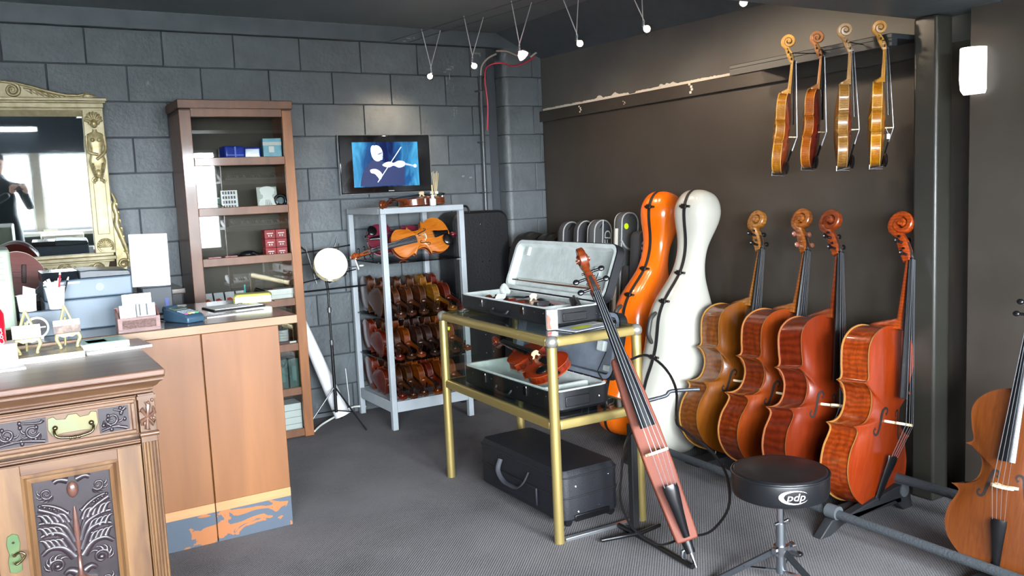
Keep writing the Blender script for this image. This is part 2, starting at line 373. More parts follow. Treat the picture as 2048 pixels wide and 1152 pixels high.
def build_instrument(name, label, cat, kind, M, mtx=None, chin=True, pegm=None, sub=3, tail=EBONY, strings=True, group=None, simple=False):
    """local frame: z along the body from its bottom, front faces -y"""
    V = kind != 'cello'
    L = .355 if V else .755; s = L/355; rib = .032 if V else .118; arch = .015 if V else .026; ov = 3*s if V else 2.2*s; ed = .0036 if V else .0052
    nk = .130 if V else .285; H = .107 if V else .195; fbl = .27 if V else .58; fbh0 = .012 if V else .030; fbh1 = .027 if V else .072
    top = thing(name, label, cat, mtx=mtx if mtx is not None else Matrix(), group=group)
    O = [(x*s, z*s) for x, z in outline(kind, sub)]; n = len(O); I = off2(O, ov); y = rib/2
    MB().loft([[Vector((x, yy, z)) for x, z in I] for yy in (-y, y)], False).build('ribs', M['flame'], top, smooth=50)
    trees = {}
    for sg, nm, mt in ((-1, 'top_plate', M['top']), (1, 'back_plate', M['flame'])):
        mb = MB(); rings = []; zc = L*.5
        yb = sg*y
        rings.append([Vector((x, yb, z)) for x, z in off2(O, ov*1.2)]); rings.append([Vector((x, yb, z)) for x, z in O]); rings.append([Vector((x, yb+sg*ed, z)) for x, z in off2(O, -ov*.12)])
        mb.cur = 1; mb.loft(rings, False); mb.cur = 0
        rr = [rings[-1]]; sm = list(O); done = 0
        for k, hh in ((.975, .0), (.93, .03), (.86, .16), (.74, .42), (.58, .70), (.4, .90), (.2, 1.0)):
            want = 0 if k > .96 else int((1-k)*110*(sub/3)**2)
            while done < want: sm = [((sm[q-1][0]+2*sm[q][0]+sm[(q+1) % n][0])/4, (sm[q-1][1]+2*sm[q][1]+sm[(q+1) % n][1])/4) for q in range(n)]; done += 1
            rr.append([Vector((x*k, yb+sg*(ed+arch*hh), zc+(z-zc)*(k if k < .9 else 1-(1-k)*.45))) for x, z in sm])
        mb.loft(rr, False)
        o0 = len(mb.v)-n; mb.add([(0, yb+sg*(ed+arch), zc)], []); ci = len(mb.v)-1
        for j in range(n): mb.f.append((o0+j, o0+(j+1) % n, ci)); mb.mi.append(0)
        o = mb.build(nm, [mt, M['edge']], top, smooth=55)
        if sg == -1:
            tree = BVHTree.FromPolygons([Vector(v) for v in mb.v], mb.f); topo = o
    def yf(x, z):
        h = tree.ray_cast(Vector((x, -1, z)), Vector((0, 1, 0)))
        return h[0].y if h[0] else -y-ed
    # f holes
    if not simple:
        fp = catmull([(19,187),(15,191),(16,197),(22,199),(27,194),(29.5,184),(32,172),(34.5,160),(37,150),(42,145),(48,147),(49,153),(45,157)], 3)
        for sg in (-1, 1):
            vs = []; fs = []; q = len(fp)
            for i, (x, z) in enumerate(fp):
                a = fp[max(i-1, 0)]; b = fp[min(i+1, q-1)]; tx, tz = b[0]-a[0], b[1]-a[1]; l = math.hypot(tx, tz) or 1
                e = 2.6 if i in (0, 1, q-2, q-1) else 1.1+1.9*math.sin(PI*i/(q-1))
                for d in (-e, e):
                    X = sg*(x-tz/l*d)*s; Z = (z-6+tx/l*d)*s; vs.append((X, yf(X, Z)-.0006*(1 if V else 2), Z))
            for i in range(q-1): fs.append((2*i, 2*i+1, 2*i+3, 2*i+2))
            MB().add(vs, fs).build('f_hole', M.get('hole', HOLE), topo)
    # neck: lofted D sections
    zn = L+nk; wn = .012 if V else .015; wb = .017 if V else .022; sec = []
    def D(z, yfr, ybk, w):
        return [Vector((w*math.cos(t)*1.0, yfr+(ybk-yfr)*max(0, math.sin(t)), z)) for t in [PI*i/8 for i in range(9)]]
    yt = -(y+fbh0); slope = (fbh1-fbh0)/fbl
    th = .013 if V else .020
    hz = .007 if V else .013
    sec = [D(L-.006*(1 if V else 2), -y-fbh0*1.05, y*.98, wb*1.15), D(L+hz*.4, -y-fbh0, y*.95, wb), D(L+hz, -y-fbh0, y*.55, wb*.95), D(L+hz*1.7, -y-fbh0*.97, -y*.1, wb*.85), D(L+hz*2.6, -y-fbh0*.96, -y-fbh0+th*1.35, wb*.82), D(L+nk*.6, -y-fbh0*.95, -y-fbh0+th*1.1, wn*1.15), D(zn, -y-fbh0*.9, -y-fbh0+th, wn)]
    MB().loft(sec).build('neck', M['neck'], top, smooth=60)
    # fingerboard
    ze = zn-fbl; yn = -y-fbh0*.9; ye = -y-fbh1
    wf = (.012, .0215) if V else (.016, .032); fb = MB(); rg = []
    for t, zz in ((0, zn), (.5, (zn+ze)/2), (1, ze)):
        w = wf[0]+(wf[1]-wf[0])*t; yy = yn+(ye-yn)*t; hh = .006 if V else .011
        rg.append([Vector((-w, yy, zz)), Vector((-w, yy-hh*.5, zz)), Vector((-w*.55, yy-hh*1.15, zz)), Vector((0, yy-hh*1.4, zz)), Vector((w*.55, yy-hh*1.15, zz)), Vector((w, yy-hh*.5, zz)), Vector((w, yy, zz))])
    fb.loft(rg).build('fingerboard', EBONY, top, smooth=40)
    # head: pegbox plus scroll
    hb = MB(); P = []; cy, cz = -y+.13*H, zn+.80*H
    base = [(yn+th*.35, zn-.03*H, .115*H if V else .095*H, .085*H), (yn+th*.35+.07*H, zn+.16*H, .12*H if V else .10*H, .115*H), (yn+th*.35+.17*H, zn+.38*H, .10*H if V else .085*H, .11*H), (yn+th*.35+.27*H, zn+.56*H, .075*H, .085*H)]
    path = [(b[0], b[1]) for b in base]; ws = [b[2] for b in base]; ts = [b[3] for b in base]
    q = 34
    for i in range(q+1):
        u_ = i/q; a = -.5+u_*2*PI*1.75; rr = H*(.215*(1-u_)**1.1+.045)
        path.append((cy+rr*math.cos(a), cz+rr*math.sin(a))); ws.append(H*(.06+(.11 if V else .075)*u_)); ts.append(H*(.075*(1-u_*.55)))
    rings = []
    for i, (py, pz) in enumerate(path):
        a = path[max(i-1, 0)]; b = path[min(i+1, len(path)-1)]; ty, tz = b[0]-a[0], b[1]-a[1]; l = math.hypot(ty, tz); ny, nz_ = -tz/l, ty/l
        w, t = ws[i], ts[i]
        rings.append([Vector((xx, py+ny*k, pz+nz_*k)) for xx, k in ((-w, -t*.7), (-w*.75, -t), (w*.75, -t), (w, -t*.7), (w, t*.7), (w*.75, t), (-w*.75, t), (-w, t*.7))])
    hb.loft(rings); hb.cyl((-(.19 if V else .155)*H, cy, cz), ((.19 if V else .155)*H, cy, cz), .045*H, n=12)
    hd = hb.build('scroll', M['neck'], top, smooth=38)
    sl = MB(); b0, b3 = base[0], base[3]
    sl.loft([[Vector((sx*.055*H*k, py, pz)) for sx, py, pz in ((-1, a-.118*H, z_), (1, a-.118*H, z_), (1, a-.05*H, z_), (-1, a-.05*H, z_))] for k, a, z_ in ((1, base[0][0]+.03*H, zn+.03*H), (.9, base[1][0]-.004*H, zn+.18*H), (.6, base[2][0]-.0*H, zn+.40*H))])
    if not simple: sl.build('pegbox_slot', HOLE, hd)
    # pegs
    pm = pegm or EBONY
    for i in range(4):
        zz = zn+H*(.10+.135*i); yy = base[0][0]+H*(.01+.07*i); sg = 1 if i % 2 else -1; ln = (.24 if V else .24)*H
        pb = MB(); pb.cyl((-sg*.13*H, yy, zz), (sg*ln, yy, zz), .026*H, .032*H, 8); pb.ell((sg*(ln+.07*H), yy, zz), (.075*H, .028*H, .062*H), 10, 6)
        pb.build('peg', pm, top, smooth=50)
    MB().box(-wn, wn, yn-(.010 if V else .015), yn+.002, zn-.001, zn+(.005 if V else .008)).build('nut', EBONY, top)
    # bridge
    zb = (160 if V else 166)*s; bh = .033 if V else .088; bw = .0205 if V else .045; yb0 = yf(bw*.8, zb)+.0005; yt0 = yf(0, zb)-bh
    poly = [(-1,0),(-.55,0),(-.45,.10),(-.25,.30),(0,.36),(.25,.30),(.45,.10),(.55,0),(1,0),(1,.06),(.78,.20),(.72,.42),(.95,.58),(.9,.72),(.72,.86),(.4,.97),(0,1.0),(-.4,.97),(-.72,.86),(-.9,.72),(-.95,.58),(-.72,.42),(-.78,.20),(-1,.06)]
    hh = abs(yt0-yb0); br = MB()
    q = len(poly); A = [Vector((x*bw, yb0-k*hh, zb)) for x, k in poly]; th2 = .0042 if V else .010
    br.loft([A, [v+Vector((0, 0, th2)) for v in A]]).build('bridge', MAPLE, top)
    # tailpiece
    zt0, zt1 = (zb-.055*(1 if V else 2.35)), .008*(1 if V else 2)
    ytp = yf(0, zt0)-(bh*.42); wtp = (.021, .010) if V else (.030, .013)
    tp = MB(); rg = []
    for zz, w, yy in ((zt0, wtp[0], ytp), (zt0-.01*(1 if V else 2), wtp[0]*1.02, ytp+.001), ((zt0+zt1)/2, wtp[0]*.72, (ytp*.6+(-y-ed)*.4)), (zt1, wtp[1], -y-ed-(.006 if V else .010))):
        d = .005 if V else .009
        rg.append([Vector((-w, yy+d*.4, zz)), Vector((-w*.8, yy-d*.4, zz)), Vector((0, yy-d, zz)), Vector((w*.8, yy-d*.4, zz)), Vector((w, yy+d*.4, zz)), Vector((0, yy+d*.3, zz))])
    tp.loft(rg); tp.build('tailpiece', tail, top, smooth=50)
    eb = MB(); eb.cyl((0, -y*.15, .001), (0, -y*.15, -.012*(1 if V else 2)), .007 if V else .014, .005 if V else .011, 12)
    if not V: eb.cyl((0, -y*.15, -.02), (0, -y*.15, -.05), .005, .004, 8)
    eb.build('endpin', EBONY, top, smooth=40)
    if strings:
        sb = MB()
        for i in range(4):
            k = (i-1.5)/1.5; r_ = (.00045 if V else .0011)*(1.25-.15*i)
            pN = (k*wn*.72, yn-(.0105 if V else .016), zn+.002); pB = (k*bw*.62, yt0+abs(k)*hh*.06-.0004, zb+th2/2); pT = (k*wtp[0]*.75, ytp-.004, zt0-.004); pP = (k*wn*.35, base[1][0]-.06*H, zn+H*(.15+.1*(i if i < 2 else 3-i)))
            sb.tube([pP, pN, pB, pT], r_, 5)
        sb.build('strings', STRING, top)
    if chin and V:
        cb = MB(); cb.ell((-.048, -y-ed-.020, .030), (.036, .010, .030), 14, 8); cb.cyl((-.03, -y-ed-.014, .004), (-.03, y+ed+.004, -.006), .0035, n=6)
        cb.build('chin_rest', EBONY, top, smooth=60)
        cb = MB()
        for dx in (-.042, -.018):
            cb.cyl((dx, -y-ed-.012, -.006), (dx, y+ed+.002, -.006), .0022, n=6)
        cb.box(-.05, -.01, y+ed, y+ed+.003, -.008, .012); cb.build('clamp', CHROME, top)
    return top
HOLE = mat('dark_hollow', '#120805', .8)
def varnish(nm, c1, c2, t1, t2, edge, coat=.7, fl=34, rough=.3, neck=None):
    f = wood(nm+'_flame', c1, c2, rough, coat, 5, (10, 10, 2), 'z', 5, fl=fl, bump=.02)
    t = wood(nm+'_top', t1, t2, rough+.05, coat*.7, 4, (30, 30, 1.2), bump=.02)
    return dict(flame=f, top=t, edge=mat(nm+'_edge', edge, .4, coat=.3), neck=f if not neck else wood(nm+'_neck', neck[0], neck[1], .35, .3, 5, (8, 8, 2), 'z', 4, fl=fl*1.5, bump=.02))
VG = varnish('amber', '#8a4a12', '#b06a1e', '#7c3a10', '#95491a', '#c9853a')
def recolor(src, dst):
    return {src[k].name: dst[k] for k in ('flame', 'top', 'edge', 'neck')}
C_1 = varnish('cello_gold', '#542805', '#77400b', '#5b2d03', '#6a3907', '#8d652d', fl=13, neck=('#6a3f0d', '#8e5d20'))
C_2 = varnish('cello_orange', '#521803', '#702a07', '#652403', '#722d05', '#8e5a2d', fl=13, neck=('#6b370d', '#8b4c15'))
C_3 = varnish('cello_brick', '#531605', '#652008', '#5b1a04', '#652005', '#884f2d', fl=9, neck=('#5d2007', '#77330d'))
C_4 = varnish('cello_scarlet', '#6a2003', '#8b3708', '#6f2002', '#7d2a04', '#936532', fl=15, neck=('#7b2907', '#943e0e'))
C_5 = varnish('cello_tan', '#451a04', '#5b2b08', '#4e2204', '#5b2d08', '#381a07', coat=.25, fl=10)
cel = build_instrument('cello', 'golden brown cello beside the white cello case', 'cello', 'cello', C_1)
# (position, front, up, materials, label)
CELLOS = [((2.845, -2.243, .066), (.017, -.996, .084), (.335, .085, .938), C_1, 'golden brown cello standing next to the white cello case'),
 ((2.835, -2.52, .060), (-.002, -.999, .043), (.302, .04, .952), C_2, 'orange brown cello with pale pegs, second from the white case'),
 ((2.80, -2.83, .060), (.063, -.986, .12), (.292, .13, .942), C_3, 'brick red cello with plain ribs behind the drum stool'),
 ((2.84, -3.085, .040), (.1, -.994, .035), (.286, .062, .956), C_4, 'bright orange red flamed cello beside the black post'),
 ((2.665, -3.775, .05), (-.9, -.2, .2), (.23, .0, .97), C_5, 'tan brown smaller cello facing the camera at the far right')]
PINKPEG = mat('rosewood_peg', '#7a4a3a', .35)
for i, (p, f_, u_, mm, lb) in enumerate(CELLOS):
    o = cel if i == 0 else dup(cel, None, recolor(C_1, mm))
    o.matrix_world = pose(p, f_, u_); o['label'] = lb; o['category'] = 'cello'; o['group'] = 'cellos on the floor rack'
    if i == 4: o.scale = (.82, .82, .82)
    if i == 1:
        for ch in o.children:
            if ch.name.startswith('peg'):
                for sl in ch.material_slots: sl.link = 'OBJECT'; sl.material = PINKPEG
# hanging violins
V_1 = varnish('violin_honey', '#874e09', '#a86f17', '#6a2507', '#7c320b', '#b6873f', fl=42, neck=('#956c2d', '#b08a48'))
V_2 = varnish('violin_red', '#8e4107', '#a75d11', '#6f1707', '#81210b', '#b6813f', fl=40, neck=('#87502f', '#a36f3a'))
V_3 = varnish('violin_pale', '#78531e', '#8f682f', '#5e2107', '#68290b', '#95723f', fl=30, neck=('#7e5f3a', '#94764b'))
V_4 = varnish('violin_yellow', '#955604', '#b67c0e', '#7d480b', '#955a0b', '#ba9546', fl=46, neck=('#8e6017', '#ac7d2b'))
vio = build_instrument('violin', 'x', 'violin', 'violin', V_1)
HANG = [((2.905, -2.62, 1.425), (.553, -.825, -.08), (.004, -.11, .991), V_1, 'honey coloured violin hanging leftmost from the wall ledge'),
 ((3.06, -2.655, 1.443), (.494, -.864, -.08), (-.006, -.10, .994), V_2, 'red-topped violin hanging second from the left on the wall ledge'),
 ((3.0, -2.88, 1.433), (.649, -.76, -.026), (-.026, -.056, .998), V_3, 'pale violin with carved head hanging third from the left'),
 ((3.10, -2.97, 1.433), (.599, -.8, -.032), (-.03, -.062, .998), V_4, 'bright yellow violin hanging nearest the post')]
for i, (p, f_, u_, mm, lb) in enumerate(HANG):
    o = vio if i == 0 else dup(vio, None, recolor(V_1, mm))
    o.matrix_world = pose(p, f_, u_); o['label'] = lb; o['category'] = 'violin'; o['group'] = 'violins hanging from the ledge'
    # wire hanger from the ledge
    nut = o.matrix_world @ Vector((0, -.02, .505)); mb = MB()
    mb.tube([(3.11, nut.y+.012, 1.95), (nut.x+.02, nut.y+.014, nut.z+.02), (nut.x-.012, nut.y+.016, nut.z+.012), (nut.x-.016, nut.y-.02, nut.z+.012)], .0022, 6)
    tag(mb.build('hanger_hook', BLACK), ['black wire hook holding the leftmost hanging violin', 'black wire hook holding the red-topped hanging violin', 'black wire hook holding the pale hanging violin', 'black wire hook holding the yellow hanging violin'][i], 'hook', 'violin hooks on the ledge')
# ================================================================== furniture
GREYM = mat('grey_enamel', '#a3a9ad', .4, col2='#98a0a5', nscale=10)
DGLASS = glass('smoked_shelf_glass', (.30, .33, .34), 1)
CGLASS = glass('clear_glass', (.93, .97, .95), 1)
# ---- grey display rack
RX0, RX1, RY0, RY1 = 1.822, 2.375, -.60, -.035
rk = thing('display_rack', 'grey metal display rack full of violins under the television', 'rack', (0, 0, 0))
for x in (RX0, RX1-.034):
    for y in (RY0, RY1-.034): MB().box(x, x+.034, y, y+.034, 0, 1.30).build('leg', GREYM, rk, bev=.003)
mb = MB(); tz0, tz1 = 1.30, 1.336
mb.box(RX0, RX1, RY0, RY0+.034, tz0, tz1); mb.box(RX0, RX1, RY1-.034, RY1, tz0, tz1); mb.box(RX0, RX0+.034, RY0+.034, RY1-.034, tz0, tz1); mb.box(RX1-.034, RX1, RY0+.034, RY1-.034, tz0, tz1)
mb.build('top_frame', GREYM, rk, bev=.005)
MB().box(RX0+.034, RX1-.034, RY0+.034, RY1-.034, tz1-.012, tz1-.002).build('top_panel', mat('grey_panel', '#8f9498', .35), rk)
for z in (1.012, .672, .413):
    MB().box(RX0+.02, RX1-.02, RY0+.012, RY1-.02, z-.008, z).build('glass_shelf', DGLASS, rk)
    for y in (RY0+.02, RY1-.03): MB().box(RX1-.055, RX1-.03, y, y+.012, z-.018, z-.009).build('shelf_bracket', STEEL, rk)
mb = MB(); z0, z1 = .106, .172
mb.box(RX0+.034, RX1-.034, RY0+.004, RY0+.03, z0, z1); mb.box(RX0+.034, RX1-.034, RY1-.03, RY1-.004, z0, z1); mb.box(RX0+.004, RX0+.03, RY0+.034, RY1-.034, z0, z1); mb.box(RX1-.03, RX1-.004, RY0+.034, RY1-.034, z0, z1)
mb.build('base_rail', GREYM, rk, bev=.003)
MB().box(RX0+.034, RX1-.034, RY0+.034, RY1-.034, z1-.012, z1).build('base_panel', GREYM, rk)
# violins on their sides, scrolls to the front
VB = varnish('rack_brown', '#301508', '#46240f', '#3b1a08', '#4a2811', '#513016', coat=.3, fl=30)
VR = varnish('rack_red', '#460f05', '#5d1c09', '#511508', '#5f1f09', '#683015', coat=.5, fl=30)
VO = varnish('rack_orange', '#5d2505', '#713609', '#512008', '#602b09', '#7a441a', coat=.5, fl=30)
VD = varnish('rack_dark', '#23120e', '#321d15', '#25120c', '#311a12', '#3e281d', coat=.3, fl=30)
VY = varnish('rack_yellow', '#683c08', '#825514', '#5d3008', '#6b3c0b', '#845d25', coat=.5, fl=30)
rv = None
ORD = ['leftmost', 'second', 'third', 'fourth', 'fifth', 'sixth', 'seventh']
rows = [(.672, [VB, VB, VB, VB, VY, VR], 'upper row, on the second shelf', 'upper row of rack violins'), (.413, [VR, VB, VO, VD, VD, VB, VO], 'middle row, on the third shelf', 'middle row of rack violins'), (.172, [VR, VB, VB, VO, VR, VO, VO], 'bottom row, on the grey base', 'bottom row of rack violins')]
cname = {id(VB): 'brown', id(VR): 'red', id(VO): 'orange', id(VD): 'dark', id(VY): 'yellow'}
rv = build_instrument('violin', 'x', 'violin', 'violin', VB, chin=False, sub=2, simple=True, strings=True)
first = True
for zi, (z, cs, where, gr) in enumerate(rows):
    n = len(cs); x0 = 1.885; st = (2.335-x0)/(n-1)
    for i, c in enumerate(cs):
        o = rv if first else dup(rv, None, recolor(VB, c)); first = False
        big = 1.10 if i == 0 and zi == 0 else 1.0
        dx = .012*math.sin(i*2.1+zi)
        o.matrix_world = pose((x0+st*i, -.075+.01*math.sin(i*3+zi), z+.128*big), (1, .10+.06*math.sin(i+zi), .05+.05*math.sin(i*1.7+zi)), (-.02+dx, -.985, -.165)) @ Matrix.Scale(big, 4)
        o['label'] = '%s %s violin in the %s' % (ORD[i] if i else 'leftmost', cname[id(c)], where); o['category'] = 'violin'; o['group'] = gr
o = MB().cham(-.03, .03, 0, .002, -.011, .011, .0005).build('price_tag', mat('fluoro_tag', '#cfe01c', .6)); o.location = (2.262, -.48, .56); o.rotation_euler = (0, .18, -.3)
tag(o, 'fluorescent yellow tag hung among the middle row of violins', 'tag')
tcord = MB(); tcord.tube([(0, .001, .011), (.02, .01, .06)], .0008, 5); tcord.build('string_loop', BLACK, o)
# two violins on the top glass shelf
VT = varnish('shelf_orange', '#702c06', '#91440d', '#984d0c', '#ae6515', '#6e2e0d', coat=.8, fl=30)
VP = varnish('shelf_purple', '#511120', '#702030', '#5a1627', '#702535', '#985f65', coat=1, fl=20)
o = dup(vio, None, recolor(V_1, VT)); o.matrix_world = pose((2.340, -.43, 1.160), (-.05, -.93, .36), (-1, .03, -.17)) @ Matrix.Scale(1.1, 4); o['label'] = 'orange violin lying on its side on the top rack shelf'; o['group'] = 'violins on the top rack shelf'
o = dup(vio, None, recolor(V_1, VP)); o.matrix_world = pose((1.862, -.27, 1.135), (-.12, -.85, .5), (1, -.08, .0)); o['label'] = 'glossy wine red violin behind the orange one on the rack'; o['group'] = 'violins on the top rack shelf'
# violin on top of the rack
VK = varnish('top_brown', '#51200a', '#703513', '#5f270c', '#703211', '#7d421c', coat=.7, fl=30)
o = dup(vio, None, recolor(V_1, VK)); o.matrix_world = pose((2.34, -.30, 1.362), (0, .06, 1), (-.86, -.5, -.01)); o['label'] = 'brown violin lying flat on top of the grey rack'
if 'group' in o: del o['group']
# ---- gold framed glass table
GOLD = mat('gold_anodised', '#b09c62', .34, .75); CAPM = mat('corner_cap', '#b8b6ae', .3, .8)
gt = thing('display_table', 'gold framed glass display table holding open violin cases', 'table', (1.68, -2.575, 0), (0, 0, -.03))
GW, GL, GH = .41, 1.0, .835
for x, y in ((0, 0), (GW, 0), (0, GL), (GW, GL)):
    MB().cyl((x, y, 0), (x, y, GH-.045), .0205, n=20).build('leg', GOLD, gt, smooth=40)
    mb = MB(); mb.ell((x, y, GH-.024), (.026, .026, .026), 16, 8); mb.build('corner_cap', CAPM, gt, smooth=60)
def rail_(nm, a, b, w, h, z):
    mb = MB(); d = (Vector(b)-Vector(a)).normalized(); nrm = Vector((-d.y, d.x, 0)); A, Bv = Vector(a)+d*.02, Vector(b)-d*.02
    sec = [(-w, -h), (w, -h), (w, h*.4), (w*.6, h), (-w*.6, h), (-w, h*.4)]
    mb.loft([[Vector((p.x, p.y, z))+nrm*s_+Vector((0, 0, k)) for s_, k in sec] for p in (A, Bv)]); mb.build(nm, GOLD, gt, bev=.004)
cs_ = [(0, 0), (GW, 0), (GW, GL), (0, GL)]
for i in range(4):
    rail_('top_rail', cs_[i], cs_[(i+1) % 4], .018, .0185, GH-.024); rail_('lower_rail', cs_[i], cs_[(i+1) % 4], .014, .019, .478)
MB().box(.0, GW, .0, GL, GH-.008, GH-.001).build('glass_top', CGLASS, gt)
MB().box(.012, GW-.012, .012, GL-.012, .490, .497).build('glass_shelf', glass('grey_glass', (.55, .60, .62), 1), gt)
MB().box(-.003, .003, .02, GL-.02, .50, GH-.045).build('side_pane', CGLASS, gt)
MB().box(.025, GW+.01, -.012, .012, .0, .014).build('foot_bar', mat('bare_aluminium', '#b9bcc0', .3, .9), gt, bev=.002)
# ---- glazed cabinet
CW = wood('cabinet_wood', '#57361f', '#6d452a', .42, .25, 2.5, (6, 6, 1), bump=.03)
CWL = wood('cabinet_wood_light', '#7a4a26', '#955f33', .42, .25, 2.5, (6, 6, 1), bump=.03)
CWI = mat('cabinet_inside', '#4a3f31', .6, col2='#40372b', nscale=3)
KX0, KX1, KY0, KY1, KH = .79, 1.41, -.36, -.03, 1.975
kb = thing('glazed_cabinet', 'tall brown wooden cabinet with glass door panes by the mirror', 'cabinet')
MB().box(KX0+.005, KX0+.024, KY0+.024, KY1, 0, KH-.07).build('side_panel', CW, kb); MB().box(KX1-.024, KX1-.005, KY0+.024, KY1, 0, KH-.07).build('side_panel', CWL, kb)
MB().box(KX0+.024, KX1-.024, KY1-.012, KY1, .02, KH-.07).build('back_panel', CWI, kb)
MB().box(KX0-.006, KX1+.004, KY0-.014, KY1, KH-.048, KH).build('cornice', CW, kb, bev=.004)
MB().box(KX0+.005, KX1-.005, KY0+.01, KY1, KH-.072, KH-.05).build('top_panel', CWI, kb)
dr = thing('cabinet_door_frame', '', ''); [dr.__delitem__(k) for k in ('label', 'category')]; dr.name = 'door'; dr.parent = kb
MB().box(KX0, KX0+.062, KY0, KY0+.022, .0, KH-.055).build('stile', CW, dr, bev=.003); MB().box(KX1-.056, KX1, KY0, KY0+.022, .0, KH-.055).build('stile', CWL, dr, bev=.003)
RZ = [1.908, 1.639, 1.362, 1.081, .817, .548, .282, .03]
for z in RZ: MB().box(KX0+.062, KX1-.056, KY0+.002, KY0+.021, z-.024, z+.022).build('rail', CW, dr, bev=.003)
for a, b in zip(RZ[1:], RZ[:-1]):
    MB().box(KX0+.058, KX1-.052, KY0+.010, KY0+.0135, a+.02, b-.022).build('pane', glass('cabinet_glass', (.96, .98, .97), 3.0), dr)
for z in RZ[1:]: MB().box(KX0+.024, KX1-.024, KY0+.03, KY1-.012, z-.012, z+.004).build('shelf', CWI, kb)
# ---- shop counter
CT = wood('counter_ply', '#693f1a', '#784b24', .45, .15, 1.6, (7, 7, .8), bump=.02)
EDGE = wood('counter_edge', '#7a5d42', '#876c52', .5, .05, 3, (1, 8, 8), bump=.02)
def kickmat():
    m, N, Lk, B = nt('peeling_kick'); tc = N.new('ShaderNodeTexCoord'); nz = N.new('ShaderNodeTexNoise'); nz.inputs['Scale'].default_value = 7.5; nz.inputs['Detail'].default_value = 7; nz.inputs['Distortion'].default_value = 1.2
    mp = N.new('ShaderNodeMapping'); mp.inputs['Scale'].default_value = (.8, 1, 1.6); Lk.new(tc.outputs['Object'], mp.inputs[0]); Lk.new(mp.outputs[0], nz.inputs['Vector'])
    rp = N.new('ShaderNodeValToRGB'); rp.color_ramp.interpolation = 'CONSTANT'; rp.color_ramp.elements[0].color = (*lin('#3a4450'), 1); rp.color_ramp.elements[1].position = .555; rp.color_ramp.elements[1].color = (*lin('#8a5226'), 1)
    Lk.new(nz.outputs['Fac'], rp.inputs[0]); Lk.new(rp.outputs[0], B.inputs['Base Color']); B.inputs['Roughness'].default_value = .6
    bp = N.new('ShaderNodeBump'); bp.inputs['Strength'].default_value = .3; bp.inputs['Distance'].default_value = .003; bp.invert = True; Lk.new(rp.outputs[0], bp.inputs['Height']); Lk.new(bp.outputs[0], B.inputs['Normal']); return m
KICK = kickmat()
ct = thing('shop_counter', 'orange-brown plywood shop counter with peeling dark kick strip', 'counter')
MB().box(-1.2, .845, -1.685, -1.02, .02, .88).build('body', CT, ct)
for x0, x1 in ((-.66, -.085), (-.08, .548), (.553, .868)):
    MB().box(x0, x1, -1.703, -1.685, .168, .880).build('panel', CT, ct, bev=.002); MB().box(x0, x1, -1.700, -1.685, .0, .130).build('kick_board', KICK, ct)
    MB().box(x0, x1, -1.702, -1.685, .130, .168).build('kick_rail', wood('kick_rail', '#9a6a42', '#a8774c', .5, 0, 2, (1, 8, 8), bump=0), ct)
TOPM = wood('counter_top', '#3a2c25', '#4a3a31', .22, .4, 3, (2, 9, 9), bump=.01)
MB().box(-1.2, .945, -1.72, -.88, .884, .920).build('worktop', TOPM, ct, bev=.004)
MB().box(-1.2, .945, -1.727, -1.721, .884, .9185).build('front_edging', EDGE, ct, bev=.002)
# ---- carved sideboard
OAK = wood('oak', '#4a3021', '#644830', .42, .25, 2.2, (1.2, 9, 9), bump=.05)
OAKV = wood('oak_upright', '#4b321f', '#6c4e30', .42, .25, 2.2, (9, 9, 1.0), bump=.05)
CARVE = wood('carved_dark_oak', '#1a1317', '#291e23', .38, .2, 6, (3, 3, 3), bump=.05)
TOPO = wood('sideboard_top', '#51392e', '#6d4f3e', .42, 0, 2.2, (1.2, 9, 9), bump=.01)
BRASS = mat('aged_brass', '#696244', .45, .6, col2='#5d6553', nscale=14); BRASSP = mat('polished_brass', '#7d6e4e', .22, 1)
SX1, SYF, SYB, SZ = .292, -2.40, -1.765, .89
sb_ = thing('sideboard', 'antique carved oak sideboard with brass handles in the foreground', 'sideboard')
def prof_mould(mb, prof, x0, x1, yb):
    """profile of (out, z): front run plus right return"""
    rings = []
    for o_, z in prof: rings.append([Vector((x0, SYF-o_, z)), Vector((x1+o_, SYF-o_, z)), Vector((x1+o_, yb, z))])
    fs = []; vs = [v for r in rings for v in r]
    for i in range(len(rings)-1):
        for j in range(2): fs.append((i*3+j, i*3+j+1, i*3+3+j+1, i*3+3+j))
    mb.add(vs, fs); return mb
BX = .245
MB().box(-1.1, BX+.015, SYF+.03, SYB, .03, .84).build('carcass', OAKV, sb_)
MB().box(-1.1, SX1, SYF-.045, SYB, .868, SZ).build('top_board', TOPO, sb_, bev=.006, seg=3)
prof_mould(MB(), [(.045, .868), (.04, .862), (.042, .856), (.03, .848), (.022, .838), (.010, .830), (.012, .826), (.004, .820), (.006, .815), (-.008, .812)], -1.1, BX, SYB).build('cornice_moulding', OAK, sb_, smooth=30)
